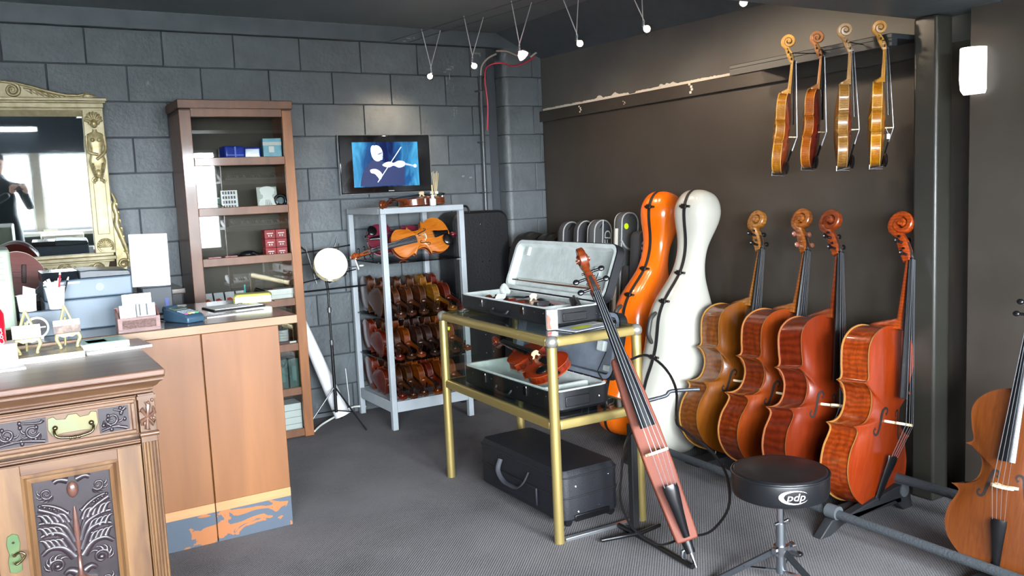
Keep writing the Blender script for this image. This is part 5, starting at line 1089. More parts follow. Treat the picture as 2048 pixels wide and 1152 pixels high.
for k in range(4):
    p_ = thing('string_packet', ['leftmost', 'second', 'third', 'rightmost'][k]+' leaning white string packet on the fourth cabinet shelf', 'packet', (.885+.062*k, -.27, SH['D']), (-.5, 0, 0), 'string packets in the cabinet')
    MB().box(-.026, .026, -.004, .004, 0, .085).build('sleeve', mat('packet_white', '#c9cacc', .45), p_); MB().prism([(-.02, .012), (.012, .01), (.02, .03), (.0, .05), (-.02, .046)], -.0048, -.0042).build('red_print', mat('print_red', '#b23a1e', .5), p_)
o = MB().cyl((0, 0, 0), (.004, .004, .11), .0045, n=8).build('teal_pencil', mat('pencil_teal', '#39b8b4', .4)); o.location = (1.092, -.25, SH['D']); tag(o, 'upright teal pencil on the fourth cabinet shelf', 'pencil')
o = MB().cham(-.03, .03, 0, .02, -.02, .06, .004).build('dark_clip', BLACK); o.location = (1.16, -.24, SH['D']+.02); o.rotation_euler = (.5, .4, 0); tag(o, 'dark metal clip standing on the fourth cabinet shelf', 'clip')
boxthing('white_box', 'lower white box in the cabinet, fourth shelf right side', 'box', (1.292, -.255, SH['D']), (.14, .10, .036), PAPER, 0, 'white boxes on the fourth shelf', .002)
boxthing('white_box', 'upper white box with red-topped packet in the cabinet', 'box', (1.287, -.258, SH['D']+.0365), (.155, .10, .034), PAPER, .03, 'white boxes on the fourth shelf', .002, [('red_patch', -.075, -.03, -.03, .04, .0343, .0348, REDB)])
for k in range(4):
    o = MB().lathe([(.012, 0), (.036, .0), (.037, .005), (.036, .015), (.012, .016)], n=18).build('tape_roll', mat('tape_grey', '#a7a9a4', .5), smooth=40); o.location = (1.285, -.27, SH['E']+.028+.0165*k); tag(o, '%s pale tape roll of the stack beside the dark red box' % ['lowest', 'second', 'third', 'topmost'][k], 'roll', 'tape rolls in the cabinet')
boxthing('dark_red_box', 'dark red box with white label under the tape rolls', 'box', (1.30, -.265, SH['E']), (.125, .10, .027), mat('maroon', '#4a1a1e', .5), 0, None, .001, [('label', .015, .055, -.0508, -.0502, .004, .024, PAPER)])
for k in range(2): boxthing('green_binder', ['dark green upright binder, left one on the sixth cabinet shelf', 'dark green upright binder, right one on the sixth cabinet shelf'][k], 'binder', (1.262+.068*k, -.25, SH['F']), (.06, .12, .185), mat('binder_green', '#26453f', .4), 0, 'green binders in the cabinet', .002, [('spine_label', -.012, .012, -.0608, -.0602, .05, .14, mat('binder_pale', '#3e625c', .5))])
for k in range(4): boxthing('white_carton', '%s white carton stacked on the lowest cabinet shelf' % ['bottom', 'second', 'third', 'top'][k], 'box', (1.262, -.24, SH['G']+.0415*k), (.19, .14, .040), mat('carton_pale', '#c7cbc8', .5), 0, 'white cartons on the lowest shelf', .002)
# ---- on the counter (top z .920)
CZT = .9205
pr = thing('label_printer', 'large blue-grey desktop printer on the counter', 'printer', (.180, -1.32, CZT), (0, 0, .01))
PG = mat('printer_grey', '#5e6d7a', .45, col2='#566571', nscale=6); PK = mat('printer_black', '#21252a', .2)
MB().loft([[Vector((x, y, z)) for x, y in ((-.165, -.13), (.165, -.13), (.165, .16), (-.165, .16))] for z in (0, .125)]).build('lower_body', PG, pr, bev=.006)
MB().loft([[Vector((x, y, z)) for x, y in ((-.163, -.128), (.163, -.128), (.163, .16), (-.163, .16))] for z in (.127, .205)]).build('upper_body', PG, pr, bev=.006)
MB().prism([(-.03, .205), (.163, .205), (.163, .215), (.155, .228), (.01, .238), (-.03, .236)], -.12, .15).build('lid', mat('printer_dark', '#2b3238', .4), pr, bev=.004)
MB().add([(-.163, -.128, .196), (-.032, -.128, .196), (-.032, -.06, .236), (-.163, -.06, .236), (-.163, .15, .236), (-.032, .15, .236), (-.163, .15, .196), (-.032, .15, .196)], [(0,1,2,3), (3,2,5,4), (0,3,4,6), (1,7,5,2), (4,5,7,6), (0,6,7,1)]).build('control_panel', PK, pr)
MB().box(-.163, -.032, -.132, -.127, .190, .197).build('silver_strip', CHROME, pr); MB().cyl((.04, -.1305, .168), (.04, -.128, .168), .016, n=20).build('badge', mat('badge_grey', '#6c7985', .4), pr)
# small dark box and the white framed sheet on it
sm = boxthing('card_reader_base', 'small dark box under the white framed notice', 'box', (.475, -1.13, CZT), (.13, .12, .125), mat('dark_box', '#2f353b', .5), .05, None, .006, [('blue_tab', .03, .045, -.062, -.0605, .02, .07, mat('tab_blue', '#2a3a8a', .5))])
sn_ = thing('framed_notice', 'white framed notice standing above the small dark box', 'sign', (.462, -1.15, CZT+.126), (-.10, .03, .03))
MB().box(-.082, .082, -.006, .006, 0, .238).build('frame', mat('notice_white', '#eceeee', .35), sn_, bev=.003); MB().box(-.072, .072, -.0072, -.0062, .012, .226).build('sheet', mat('notice_sheet', '#f4f4f2', .6), sn_)
mb = MB(); mb.ell((-.012, -.0076, .060), (.007, .0006, .005), 8, 4); mb.ell((.012, -.0076, .064), (.007, .0006, .005), 8, 4); mb.box(-.006, -.005, -.008, -.0074, .06, .088); mb.box(.018, .019, -.008, -.0074, .064, .092); mb.box(-.006, .019, -.008, -.0074, .088, .092); mb.build('music_note', mat('faint_print', '#c9cccf', .7), sn_)
for k in range(6): MB().box(.028, .056, -.008, -.0074, .150-.006*k, .152-.006*k).build('text_line', mat('faint_print', '#c9cccf', .7), sn_)
MB().box(-.01, .01, .004, .05, .0, .004).build('prop_leg', WHITE, sn_)
# beige monitor at the frame edge
cm = thing('monitor', 'pale green-beige computer monitor at the left edge of the counter', 'monitor', (-.20, -1.45, CZT))
BEI = mat('beige_case', '#8c9886', .5)
MB().box(-.16, .115, -.06, .34, .035, .345).build('housing', BEI, cm, bev=.01); MB().box(-.10, .06, .0, .22, .0, .035).build('foot', BEI, cm, bev=.005); MB().box(-.14, .02, -.063, -.058, .09, .30).build('vent_panel', mat('beige_dark', '#76826f', .5), cm)
for k in range(5): MB().box(.03, .09, -.063, -.059, .315-.022*k, .320-.022*k).build('vent_slot', mat('beige_dark', '#76826f', .5), cm)
# small guitar behind the monitor
gu = thing('small_guitar', 'dark red round-bodied small guitar with white edge behind the monitor', 'guitar', mtx=pose((.060, -.56, 1.098), (.12, -.97, .2), (-1, -.05, .10)))
bd = catmull([(0, 0), (.035, .004), (.085, .05), (.105, .10), (.10, .15), (.075, .20), (.068, .235), (.08, .285), (.065, .335), (.02, .352), (0, .353)], 4); bd = bd+[(-x, z) for x, z in bd[1:-1][::-1]]
MB().prism(bd, -.03, .03).build('body', wood('guitar_red', '#5a221c', '#6e2e26', .3, .5, 4, (10, 10, 1)), gu); MB().loft([[Vector((x*1.03, y, z*1.008-.001)) for x, z in bd] for y in (-.034, -.026)]).build('binding', mat('binding_white', '#d8d6d0', .4), gu)
MB().prism(bd, -.0355, -.034).build('face', wood('guitar_face', '#6a2a22', '#7c362c', .3, .5, 4, (14, 14, 1)), gu); MB().box(-.045, .045, -.044, -.035, .075, .095).build('bridge', mat('bridge_dark', '#3a1a16', .5), gu, bev=.003)
mb = MB()
for k in range(4): mb.tube([(-.018+.012*k, -.045, .085), (-.012+.008*k, -.050, .50)], .0007, 5)
mb.build('strings', STRING, gu); MB().box(-.018, .018, -.040, -.02, .35, .52).build('neck', mat('bridge_dark', '#3a1a16', .5), gu, bev=.004)
# cups with pens
def cup(nm, lb, p, r0, r1, h, pens):
    t = thing(nm, lb, 'cup', p, group=None)
    MB().lathe([(r0*.9, 0), (r0, .002), (r1, h-.004), (r1*1.06, h-.003), (r1*1.06, h), (r1*.94, h), (r0*.92, .01), (.002, .009)], n=24).build('cup', WHITE, t, smooth=40)
    return t
P3 = (.055, -1.515, CZT+.10)
sd_ = boxthing('desk_block', 'low pale box supporting the white pen cup', 'box', (.02, -1.515, CZT), (.16, .05, .098), mat('block_grey', '#6d7984', .5), 0, None, .003)
cp = cup('pen_cup', 'white cup full of pens and paper on the counter', P3, .026, .036, .088, 0)
def pen(lb, p, d, m_, L_=.11, nm='pen'):
    t = thing(nm, lb, 'pen', p, group='pens in the white cup'); d = Vector(d).normalized(); MB().cyl((0, 0, 0), d*L_, .0036, n=8).build('barrel', m_, t, smooth=40); MB().cyl(d*L_, d*(L_+.014), .004, .002, 8).build('cap', WHITE, t, smooth=40)
pen('red pen standing in the white pen cup', (.060, -1.515, CZT+.115), (.15, .1, 1), mat('pen_red', '#a82030', .4), .12)
pen('black marker standing in the white pen cup', (.070, -1.51, CZT+.115), (.35, .1, 1), BLACK, .10, 'marker')
mb = MB()
for k in range(5): mb.tube([(0, 0, 0), (-.008+.006*k, .004*k, .07), (-.028+.014*k, .004*k, .10+.008*math.sin(k*2))], .009, 5, flat=(1, .15))
o = mb.build('paper_slips', PAPER); o.location = (.048, -1.515, CZT+.112); tag(o, 'crumpled white paper slips in the pen cup', 'paper')
c2 = cup('card_cup', 'smaller white cup with a folded card beside the monitor', (-.045, -1.50, CZT+.10), .030, .034, .065, 0); sd_.location.x = .005
MB().prism([(-.02, .0), (.03, .0), (.032, .085), (-.008, .10)], -.004, .004).build('folded_card', PAPER, c2)
tk = thing('desk_clock', 'small round black and white desk clock behind the left easel', 'clock', (-.025, -1.60, CZT+.045), (0, 0, .1))
MB().cyl((0, -.012, 0), (0, .012, 0), .042, n=28).build('case', WHITE, tk, smooth=40); MB().cyl((0, -.0135, 0), (0, -.0122, 0), .034, n=28).build('dial', mat('dial_dark', '#2a2420', .3), tk); MB().box(-.03, .03, -.0145, -.0137, -.002, .004).build('hand', WHITE, tk); MB().box(-.02, .02, -.012, .012, -.045, -.036).build('foot', WHITE, tk)
# card holder
ch_ = thing('card_holder', 'carved dark wooden business card holder on the counter', 'card holder', (.325, -1.665, CZT), (0, 0, .02))
ROSE = wood('rosewood', '#5a3a34', '#74504a', .4, .2, 5, (2, 8, 8)); MB().box(-.078, .078, -.034, .034, 0, .008).build('base', ROSE, ch_); MB().box(-.078, .078, -.034, -.027, .008, .056).build('front', ROSE, ch_, bev=.001); MB().box(-.078, .078, .027, .034, .008, .095).build('back', ROSE, ch_, bev=.001)
for x in (-.078, .071): MB().prism([(-.027, .008), (.027, .008), (.027, .09), (-.027, .056)], 0, .007, Matrix(((0, 1, 0, x), (1, 0, 0, 0), (0, 0, 1, 0), (0, 0, 0, 1)))).build('cheek', ROSE, ch_)
MB().box(-.062, .062, -.0355, -.0345, .012, .046).build('carved_inset', wood('rosewood_carved', '#44302c', '#63463f', .5, 0, 40, (3, 3, 3), bump=.6), ch_)
for k, (x, y, w, h, lb, m_) in enumerate(((.005, .008, .108, .135, 'tall white cards at the back of the card holder', PAPER), (-.036, -.020, .058, .095, 'small white cards at the front left of the card holder', PAPER), (.032, -.018, .07, .098, 'grey striped cards at the front right of the card holder', mat('card_grey', '#8d8f90', .6)))):
    t = thing('business_cards', lb, 'cards', (.325+x, -1.665+y, CZT+.009), (-.08, 0, .02), 'cards in the wooden holder'); MB().box(-w/2, w/2, -.005, .005, 0, h).build('stack', m_, t, bev=.002)
    if k == 2:
        for q in range(4): MB().box(-.026+.013*q, -.021+.013*q, -.0056, -.0051, .05, .095).build('stripe', PAPER if q % 2 else mat('stripe_dark', '#3a3c3e', .6), t)
# card terminal
te = thing('card_terminal', 'blue-grey payment terminal with keypad on the counter', 'card terminal', (.520, -1.545, CZT), (0, 0, .42))
TB = mat('terminal_blue', '#2f4658', .4); MB().prism([(-.085, 0), (.085, 0), (.085, .05), (.05, .052), (-.07, .034), (-.085, .022)], -.042, .042, Matrix(((0, -1, 0, 0), (1, 0, 0, 0), (0, 0, 1, 0), (0, 0, 0, 1)))).build('body', TB, te, bev=.006, seg=3)
TL = Matrix.Rotation(.15, 4, 'X'); mb = MB(); mb.box(-.030, .030, .02, .058, -.001, .002); mb.xf(Matrix.Translation((0, 0, .0465)) @ TL).build('display', mat('lcd', '#5a6a62', .2), te)
for r in range(4):
    for c in range(4):
        m_ = mat('key_grey', '#8f9aa2', .5) if r else mat('key_%d' % c, ['#c05a8a', '#c8b84a', '#d8d0b0', '#4ac070'][c], .5)
        mb = MB(); mb.box(-.031+.0165*c, -.019+.0165*c, -.060+.0165*r, -.049+.0165*r, 0, .004); mb.xf(Matrix.Translation((0, 0, .0445)) @ TL).build('key', m_, te)
MB().cyl((-.028, .092, .045), (.028, .092, .045), .018, n=14).build('paper_roll_cover', TB, te, smooth=40)
o = MB().tube(catmull([(.455, -1.45, CZT+.006), (.43, -1.42, CZT+.006), (.40, -1.44, CZT+.006), (.385, -1.50, CZT+.006)], 4), .004, 6).build('terminal_lead', BLACK, smooth=60); tag(o, 'black lead curling from the payment terminal', 'cable')
# clipboard, slip, pouch
cb = thing('clipboard', 'clipboard with white sheet and steel clip under the yellow pouch', 'clipboard', (.80, -1.22, CZT), (0, 0, .12))
MB().box(-.12, .12, -.085, .085, 0, .005).build('board', MATTE, cb); MB().box(-.112, .112, -.078, .078, .005, .0075).build('sheet', PAPER, cb); mb = MB(); mb.tube([(.01, -.01, .012), (.03, .0, .016), (.055, .005, .012), (.035, -.02, .012)], .002, 6); mb.box(.02, .07, -.015, .015, .008, .010); mb.build('clip', CHROME, cb)
o = MB().box(-.135, .135, -.026, .026, 0, .003).build('paper_slip', mat('slip', '#e2dcd4', .7)); o.location = (.745, -1.475, CZT); o.rotation_euler = (0, 0, .18); tag(o, 'long narrow white paper slip near the counter edge', 'paper')
zp = thing('zip_pouch', 'yellow-green padded zip pouch on the counter end', 'pouch', (.905, -1.165, CZT+.008), (0, 0, -.28))
mb = MB(); mb.loft([[Vector((sx*(.088-k), (v*(.058-k)), z)) for sx, v in ((-1, -.6), (-.85, -1), (.9, -1), (1, -.8), (1, .8), (.9, 1), (-.85, 1), (-1, .6))] for z, k in ((.0, .006), (.006, 0), (.032, .0), (.044, .010))]); mb.build('pouch', mat('pouch_yellow', '#b9b656', .55), zp, bev=.006); MB().box(-.078, .086, -.060, -.056, .004, .034).build('white_edge', PAPER, zp, bev=.003); MB().box(-.08, .088, -.0615, -.0565, .017, .020).build('zip', mat('zip_dull', '#a9a58a', .5), zp)
mb = MB(); mb.tube([(.085, -.05, .01), (.10, -.06, .004), (.10, -.045, .002)], .002, 6); mb.build('zip_pull', CHROME, zp)
# ---- on the sideboard (top z .890)
SZT = .8905
def mag(lb, c, d, rz, m_, extra=()):
    t = thing('magazine', lb, 'magazine', c, (0, 0, rz), 'magazines on the sideboard'); MB().box(-d[0]/2, d[0]/2, -d[1]/2, d[1]/2, 0, d[2]-.001).build('pages', PAPER, t, bev=.001); MB().box(-d[0]/2, d[0]/2, -d[1]/2, d[1]/2, d[2]-.001, d[2]).build('cover', m_, t)
    for e in extra: MB().box(e[0], e[1], e[2], e[3], d[2], d[2]+.0005).build('cover_print', e[4], t)
COV1 = mat('cover_brown', '#5a4a34', .3, col2='#b89a54', nscale=22, sharp=(.45, .62)); COV2 = mat('cover_dark', '#3a3436', .3, col2='#57504e', nscale=8); COV3 = mat('cover_mint', '#a8cdb8', .35, col2='#8fbca4', nscale=14)
mag('brown and gold magazine pile on the sideboard', (-.012, -1.885, SZT), (.215, .23, .022), .06, COV1)
mag('dark-covered magazine spread under the mint booklet', (.21, -1.86, SZT), (.22, .20, .010), .10, COV2, ((-.10, -.06, -.1, .1, PAPER),))
mag('mint green booklet on top of the dark magazine', (.175, -1.845, SZT+.0105), (.155, .15, .020), .08, mat('booklet_edge', '#c3d3cc', .4), ((-.066, .070, -.062, .066, COV3), (-.055, .01, -.04, .03, mat('cover_sketch', '#7c9c8c', .4, col2='#b4d4c4', nscale=60))))
def easel(lb, p, rz, pic):
    t = thing('card_easel', lb, 'easel', p, (0, 0, rz), 'gold easels on the sideboard'); G = mat('easel_gold', '#b3a878', .4, .35)
    mb = MB(); mb.tube([(-.030, .0, .055), (.004, .03, .150)], .005, 6); mb.tube([(.034, .0, .055), (.004, .03, .150)], .005, 6); mb.build('back_frame', G, t)
    MB().prism([(-.040, .046), (.040, .046), (.038, .056), (-.038, .056)], -.016, .004).build('ledge', G, t, bev=.002)
    for s_ in (-1, 1):
        mb = MB(); mb.tube(catmull([(s_*.034, -.008, .050), (s_*.038, -.014, .036), (s_*.030, -.012, .018), (s_*.026, -.012, .006)], 4), [.008-.0003*i for i in range(13)], 8); mb.ell((s_*.027, -.014, .0055), (.0065, .0075, .0055), 8, 6); mb.build('cabriole_leg', G, t, smooth=60)
    MB().prism([(-.032, .048), (-.026, .046), (-.014, .040), (0, .043), (.014, .040), (.026, .046), (.032, .048)], -.012, -.004).build('skirt', G, t)
    mb = MB(); mb.tube([(.002, .024, .11), (.0, .055, .004)], .004, 6); mb.build('prop', G, t)
    m4 = Matrix.Translation((0, -.006, .056)) @ Matrix.Rotation(-.22, 4, 'X')
    MB().box(-.044, .044, -.002, .002, .0, .046).xf(m4).build('card', pic, t); MB().box(-.042, .044, -.0035, .0025, .026, .046).xf(m4).build('card_header', PAPER, t)
easel('left gold card easel with pale card, on the sideboard magazines', (-.068, -1.925, SZT+.0225), .05, mat('card_pale', '#9a9a86', .3, col2='#b4b29a', nscale=10))
easel('right gold card easel with brown photo card beside the mint booklet', (.060, -1.880, SZT+.0225), .12, mat('card_brown', '#4c3a34', .3, col2='#a87a62', nscale=30, sharp=(.5, .7)))
can = thing('drink_can', 'red soft drink can with white script at the left picture edge', 'can', (-.162, -1.99, SZT+.081)); MB().lathe([(.026, 0), (.033, .006), (.033, .098), (.027, .110), (.026, .112), (.024, .108), (.002, .108)], n=28).build('can', mat('can_red', '#c4142c', .3, .3), can, smooth=40)
tm = text_mesh('Coca-Cola', .030); tm.v = [(y*1.0, -x, z) for x, y, z in tm.v]; tm.v = [(-a*-1, b, c) for a, b, c in tm.v]
tm = text_mesh('Coca-Cola', .026); tm.v = [(-(y+.15*x), x, z) for x, y, z in tm.v]; va2 = math.atan2(-5.34+1.99, -.14+.162); wrap(tm, va2+.42, .0334, .054).build('script', PAPER, can)
boxthing('white_box', 'white printed carton under the red drink can', 'box', (-.165, -1.99, SZT), (.12, .10, .080), PAPER, .08, None, .002, [('print_lines', -.02, .03, -.0508, -.0502, .05, .053, mat('faint_print', '#c9cccf', .7)), ('print_lines', -.02, .02, -.0508, -.0502, .04, .043, mat('faint_print', '#c9cccf', .7))])
boxthing('white_booklet', 'white booklet lying under the printed carton corner', 'booklet', (-.150, -2.08, SZT), (.13, .07, .008), PAPER, .05)
# ---- music stand with tambourine, paper roll, diffusers
ms = thing('music_stand', 'black folding music stand beside the glazed cabinet', 'music stand', (1.575, -.30, 0), (0, 0, .10))
MB().cyl((0, 0, .10), (0, 0, .52), .010, n=12).build('lower_tube', BLACK, ms, smooth=40); MB().cyl((0, 0, .50), (0, 0, .86), .007, n=12).build('upper_tube', BLACK, ms, smooth=40)
for z in (.52, .72): MB().cyl((0, 0, z), (0, 0, z+.03), .013, n=12).build('clamp', mat('clamp_steel', '#7a7d80', .3, .8), ms, smooth=40)
for k in range(3):
    a = -1.1+2*PI/3*k; d = Vector((math.cos(a), math.sin(a), 0)); lg = sub('leg', ms); MB().tube([Vector((0, 0, .26)), d*.22+Vector((0, 0, .005))], .005, 6).build('strut', BLACK, lg); MB().tube([Vector((0, 0, .11)), d*.13+Vector((0, 0, .112))], .004, 6).build('brace', BLACK, lg)
MB().tube([(-.22, -.03, .865), (.24, -.03, .865)], .006, 6).build('ledge_bar', BLACK, ms); MB().tube([(-.22, .01, .905), (.20, .01, .965), ], .004, 6).build('desk_bar', BLACK, ms)
MB().tube([(-.20, .05, 1.085), (.19, .05, 1.115)], .0045, 6).build('desk_bar', BLACK, ms); MB().tube([(-.06, .02, .90), (-.10, .06, 1.13)], .004, 6).build('desk_bar', BLACK, ms); MB().tube([(.06, .02, .90), (.12, .06, 1.13)], .004, 6).build('desk_bar', BLACK, ms)
MB().tube([(-.10, .055, 1.10), (-.15, .055, 1.145)], .005, 6).build('page_finger', BLACK, ms); MB().tube([(.09, .055, 1.115), (.11, .055, 1.165)], .005, 6).build('page_finger', BLACK, ms)
MB().tube([(.0, .0, .985), (.21, -.02, .985)], .0035, 6).build('desk_arm', STEEL, ms); MB().tube([(.175, -.02, 1.06), (.205, -.02, .965)], .005, 6).build('page_holder', mat('holder_pale', '#c8c6bc', .4), ms); MB().ell((.225, -.02, .987), (.018, .006, .006), 8, 6).build('wing_knob', mat('holder_pale', '#c8c6bc', .4), ms)
MB().cyl((0, 0, .86), (0, .02, .93), .008, n=10).build('desk_hinge', BLACK, ms)
tb = thing('tambourine', 'cream-skinned wooden tambourine resting on the music stand', 'tambourine', mtx=pose((1.583, -.365, 1.020), (-.10, -.93, .42), (.0, .40, .92)) @ Matrix.Rotation(PI/2, 4, 'X'))
MB().lathe([(.096, -.004), (.100, -.002), (.100, .042), (.096, .042), (.096, .0)], n=36, mtx=Matrix.Scale(-1, 4, (0, 0, 1))).build('hoop', mat('tambourine_wood', '#d6c7a0', .5), tb, smooth=40); MB().lathe([(.002, .0045), (.0985, .004), (.099, .002), (.002, .001)], n=36).build('skin', mat('tambourine_skin', '#f0ead2', .6), tb, smooth=40)
for k in range(6):
    a = 2*PI*k/6+.3
    for dz in (-.016, -.026): MB().cyl((.099*math.cos(a), .099*math.sin(a), dz), (.099*math.cos(a), .099*math.sin(a), dz-.004), .014, n=12).build('jingle', CHROME, tb, smooth=40)
for k in range(12): MB().ell((.101*math.cos(2*PI*k/12), .101*math.sin(2*PI*k/12), -.008), (.003, .003, .003), 6, 4).build('tack', MATTE, tb)
pr_ = thing('paper_roll', 'large white paper roll leaning between cabinet and rack', 'roll', (0, 0, 0))
A_, B2 = Vector((1.635, -.235, .055)), Vector((1.452, -.105, .66)); d_ = (B2-A_).normalized(); mb = MB(); mb.cyl(A_-d_*.0, B2, .048, .034, 24, cap=False); mb.cyl(A_, B2, .046, .032, 24, cap=False); mb.build('sheet', mat('roll_white', '#dfe0e2', .5), pr_, smooth=40)
mb = MB(); mb.tube([A_+Vector((.05, .0, .01)), A_+Vector((.045, -.012, .12)), A_+Vector((.03, -.03, .30))], .002, 5); mb.build('outer_flap', mat('roll_white', '#dfe0e2', .5), pr_)
o = MB().tube(catmull([(1.43, -.30, .006), (1.50, -.20, .006), (1.56, -.14, .008), (1.66, -.10, .03), (1.74, -.07, .05), (1.80, -.05, .05), (1.86, -.06, .04)], 4), .006, 6).build('floor_cable', mat('cable_end_white', '#d8d8d0', .5), smooth=60); tag(o, 'white power cable along the wall behind the paper roll', 'cable')
TZ = 1.3365
ds = thing('reed_diffuser', 'small white bottle diffuser with pale sticks on the rack', 'diffuser', (2.205, -.52, TZ)); MB().lathe([(.018, 0), (.020, .003), (.020, .038), (.009, .046), (.009, .056), (.012, .057), (.012, .064), (.003, .064)], n=18).build('bottle', WHITE, ds, smooth=40)
for k in range(4): MB().cyl((-.003+.002*k, 0, .06), (-.004+.003*k, .002*k, .125), .0016, n=6).build('reed', mat('reed', '#cdb98a', .7), ds)
d2_ = thing('glass_diffuser', 'clear glass cube diffuser with tall reeds on the rack', 'diffuser', (2.275, -.40, TZ)); G_ = mat('thick_glass', '#f4fafa', .03, trans=1.0)
mb = MB(); mb.box(-.036, .036, -.036, .036, 0, .072); mb.build('cube', CGLASS, d2_, bev=.002); mb = MB(); mb.box(-.030, .030, -.030, .030, .008, .045); mb.build('oil', glass('oil', (.9, .92, .86), 1), d2_)
for x in (-.015, .017): MB().cyl((x, 0, .070), (x, 0, .086), .011, n=12).build('neck', WHITE, d2_, smooth=40)
for k in range(6): MB().cyl((.012-.004*(k % 2), 0, .012), (-.012+.011*k, .004*k-.008, .205+.008*math.sin(k*2)), .0017, n=6).build('reed', mat('reed', '#cdb98a', .7), d2_)
# ================================================================== behind the camera, seen in the mirror and the cabinet glass
KB = mat('keyboard_grey', '#b9bcc2', .4); KD = mat('keyboard_panel', '#3f4248', .35); IV = mat('ivory', '#e8e8e4', .3)
kst = thing('keyboard_tower', 'black tiered keyboard stand by the shop front wall', 'stand', (2.50, -4.98, 0))
for x in (-.46, .46):
    MB().box(x-.02, x+.02, .06, .10, 0, 2.0).build('upright', BLACK, kst, bev=.003); MB().box(x-.02, x+.02, -.25, .30, 0, .03).build('foot', BLACK, kst, bev=.003)
    for z in (.55, 1.16, 1.66): MB().box(x-.015, x+.015, -.20, .08, z-.03, z-.005).build('arm', BLACK, kst)
for q, (z, lb) in enumerate(((.55, 'lowest silver keyboard on the tiered stand'), (1.16, 'middle silver keyboard on the tiered stand'), (1.66, 'topmost silver keyboard on the tiered stand'))):
    kb_ = thing('keyboard', lb, 'keyboard', (2.50, -5.03, z-.004), (.30, 0, PI), 'silver keyboards on the stand')
    MB().box(-.47, .47, -.16, .12, 0, .05).build('case', KB, kb_, bev=.006); MB().box(-.45, .45, .0, .11, .05, .054).build('panel', KD, kb_)
    for k in range(37): MB().box(-.44+.0238*k, -.44+.0238*k+.0225, -.155, -.01, .05, .062).build('white_key', IV, kb_)
    for k in range(36):
        if k % 7 not in (2, 6): MB().box(-.44+.0238*(k+1)-.0065, -.44+.0238*(k+1)+.0065, -.10, -.01, .062, .074).build('black_key', BLACK, kb_)
mc = thing('button_organ', 'cream and black keyed machine on the front window table', 'machine', (.21, -6.05, .66)); CRM = mat('cream_plastic', '#cfc9ae', .4)
MB().box(-.24, .24, -.12, .12, 0, .075).build('base', BLACK, mc, bev=.006); MB().box(-.22, .22, -.12, .10, .075, .17).build('top', CRM, mc, bev=.01)
for k in range(4):
    for r in range(4): MB().box(-.20+.11*k, -.125+.11*k, .121-.0+.0, .128, .08+.018*r, .092+.018*r).build('key_row', WHITE, mc)
MB().tube([(-.05, .0, .165), (-.05, .0, .22), (-.18, .0, .22), (-.18, .0, .165)], .012, 8).build('handle', CRM, mc, smooth=40)
wt = thing('window_table', 'pale table in front of the shop window', 'table', (.1, -6.05, 0)); MB().box(-1.2, 1.1, -.25, .25, .62, .66).build('table_top', mat('table_pale', '#b9b9b4', .5), wt, bev=.004)
for x in (-1.15, 1.05):
    for y in (-.22, .22): MB().box(x-.02, x+.02, y-.02, y+.02, 0, .62).build('leg', STEEL, wt)
tl = thing('tube_light', 'fluorescent tube fitting on the window header', 'lamp', (-.30, FY+.05, 2.03)); MB().box(-.36, .36, -.05, .0, -.02, .03).build('housing', WHITE, tl); MB().cyl((-.34, .012, .0), (.34, .012, .0), .013, n=12).build('tube', emis('tube_glow', '#f4f8ff', 40), tl, smooth=40)
van = thing('parked_van', 'white van parked in the street outside the shop', 'van', (3.4, -15.0, -.12)); VW = mat('van_white', '#e4e6e6', .3)
mb = MB(); mb.prism([(-2.3, .35), (2.3, .35), (2.35, .9), (1.75, 1.1), (1.3, 1.95), (-2.25, 2.0), (-2.3, 1.2)], -.9, .9); mb.build('body', VW, van, bev=.06)
MB().prism([(.55, 1.2), (1.6, 1.2), (1.22, 1.8), (.55, 1.8)], .901, .91).build('side_window', mat('van_glass', '#2a3238', .1), van)
for x in (-1.5, 1.5):
    for y in (-.82, .82): MB().cyl((x, y-.1, .32), (x, y+.1, .32), .32, n=24).build('wheel', BLACK, van, smooth=40); MB().cyl((x, y+.1, .32), (x, y+.105, .32), .18, n=18).build('hub_cap', STEEL, van)

tg = thing('price_tag', 'tiny white tag tied to the yellow hanging violin', 'tag', (3.142, -3.005, 1.558)); MB().box(-.009, .009, -.002, .002, -.011, .011).build('card', PAPER, tg); MB().tube([(0, 0, .011), (-.008, .006, .035)], .0007, 5).build('thread', PAPER, tg)
# ---- photographer, visible only in the mirror
def skinned(name, joints, edges, m_, parent, root=0, lv=2):
    me = bpy.data.meshes.new(name); me.from_pydata([j[0] for j in joints], edges, []); o = bpy.data.objects.new(name, me); COL.objects.link(o); o.parent = parent
    md = o.modifiers.new('skin', 'SKIN'); md.use_smooth_shade = True; s_ = o.modifiers.new('sub', 'SUBSURF'); s_.levels = lv; s_.render_levels = lv
    for i, j in enumerate(joints): me.skin_vertices[0].data[i].radius = (j[1], j[2] if len(j) > 2 else j[1]); me.skin_vertices[0].data[i].use_root = (i == root)
    me.materials.append(m_); return o
pp = thing('person', 'person in dark jacket holding up a phone, seen in the gilt mirror', 'person', (-.34, -5.72, 0), (0, 0, 0))
JK = mat('jacket_dark', '#1c2a30', .8); TR = mat('trousers_dark', '#20242c', .8); SKIN = mat('skin', '#c9a08a', .5); HAIR = mat('hair_dark', '#1a1512', .6)
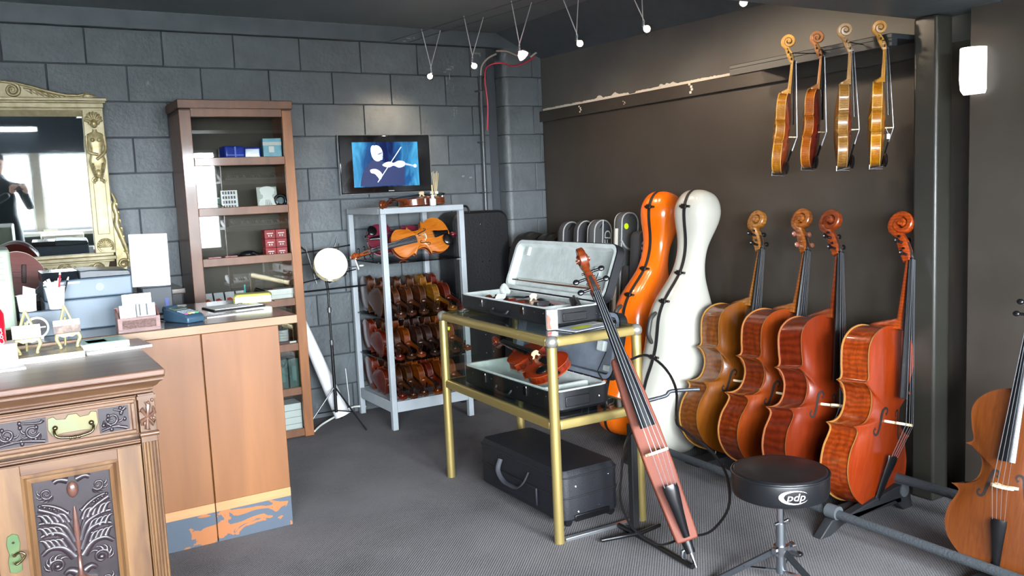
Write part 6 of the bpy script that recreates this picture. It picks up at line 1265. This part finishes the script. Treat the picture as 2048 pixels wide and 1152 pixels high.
# one continuous clothed body: pelvis root, legs, torso, neck, arms raised to the phone
J = [((0, 0, .95), .15, .11), ((0, .0, 1.12), .145, .105), ((0, .01, 1.30), .165, .11), ((0, .0, 1.42), .10, .08), ((0, .01, 1.50), .055, .055), ((0, .02, 1.56), .058, .062),
     ((.10, 0, .88), .095), ((.11, .03, .50), .062), ((.11, 0, .10), .045), ((.12, .10, .04), .04), ((-.10, 0, .88), .095), ((-.11, .03, .50), .062), ((-.11, 0, .10), .045), ((-.12, .10, .04), .04),
     ((.19, .0, 1.39), .062), ((.27, .09, 1.16), .048), ((.235, .30, 1.33), .036), ((-.19, .0, 1.39), .062), ((-.20, .14, 1.16), .048), ((.09, .31, 1.33), .036)]
E_ = [(0,1),(1,2),(2,3),(3,4),(4,5),(0,6),(6,7),(7,8),(8,9),(0,10),(10,11),(11,12),(12,13),(3,14),(14,15),(15,16),(3,17),(17,18),(18,19)]
skinned('body', J, E_, JK, pp)
hd_ = MB(); hd_.ell((0, .035, 1.635), (.072, .092, .112), 20, 14); hd_.ell((0, .125, 1.62), (.014, .018, .022), 10, 8); hd_.ell((-.074, .03, 1.63), (.010, .018, .030), 8, 6); hd_.ell((.074, .03, 1.63), (.010, .018, .030), 8, 6); hd_.ell((0, .112, 1.580), (.024, .010, .008), 10, 6); hd_.build('head', SKIN, pp, smooth=60)
MB().ell((0, .015, 1.68), (.080, .095, .085), 18, 12).build('hair', HAIR, pp, smooth=60)
for x in (-.028, .028): MB().ell((x, .118, 1.645), (.012, .008, .006), 8, 6).build('eye', mat('eye_dark', '#2a2422', .3), pp)
def hand(cx, sg):
    jo = [((cx, .315, 1.335), .030, .018), ((cx-sg*.01, .335, 1.365), .036, .016), ((cx-sg*.015, .350, 1.395), .034, .014)]; ed = [(0, 1), (1, 2)]
    for k in range(4):
        b = len(jo); dx = (-.026+.0175*k)
        jo += [((cx-sg*.015+dx, .358, 1.405+.004*(1.5-abs(k-1.5))), .0085), ((cx-sg*.03+dx*.9-sg*.014, .366, 1.428-.003*k), .008), ((cx-sg*.052+dx*.5, .362, 1.432-.005*k), .007)]; ed += [(2, b), (b, b+1), (b+1, b+2)]
    b = len(jo); jo += [((cx-sg*.03, .335, 1.368), .010), ((cx-sg*.05, .338, 1.388), .009), ((cx-sg*.066, .342, 1.395), .008)]; ed += [(1, b), (b, b+1), (b+1, b+2)]
    skinned('hand', jo, ed, SKIN, pp, 0, 1)
hand(.255, 1); hand(.115, -1)
ph = thing('phone', 'dark phone held up by the person in the mirror', 'phone', (-.155, -5.372, 1.372)); MB().box(-.075, .075, -.004, .004, 0, .076).build('case', mat('phone_dark', '#3a3230', .4), ph, bev=.003); MB().cyl((.012, .0042, .026), (.012, .005, .026), .006, n=12).build('lens', BLACK, ph)
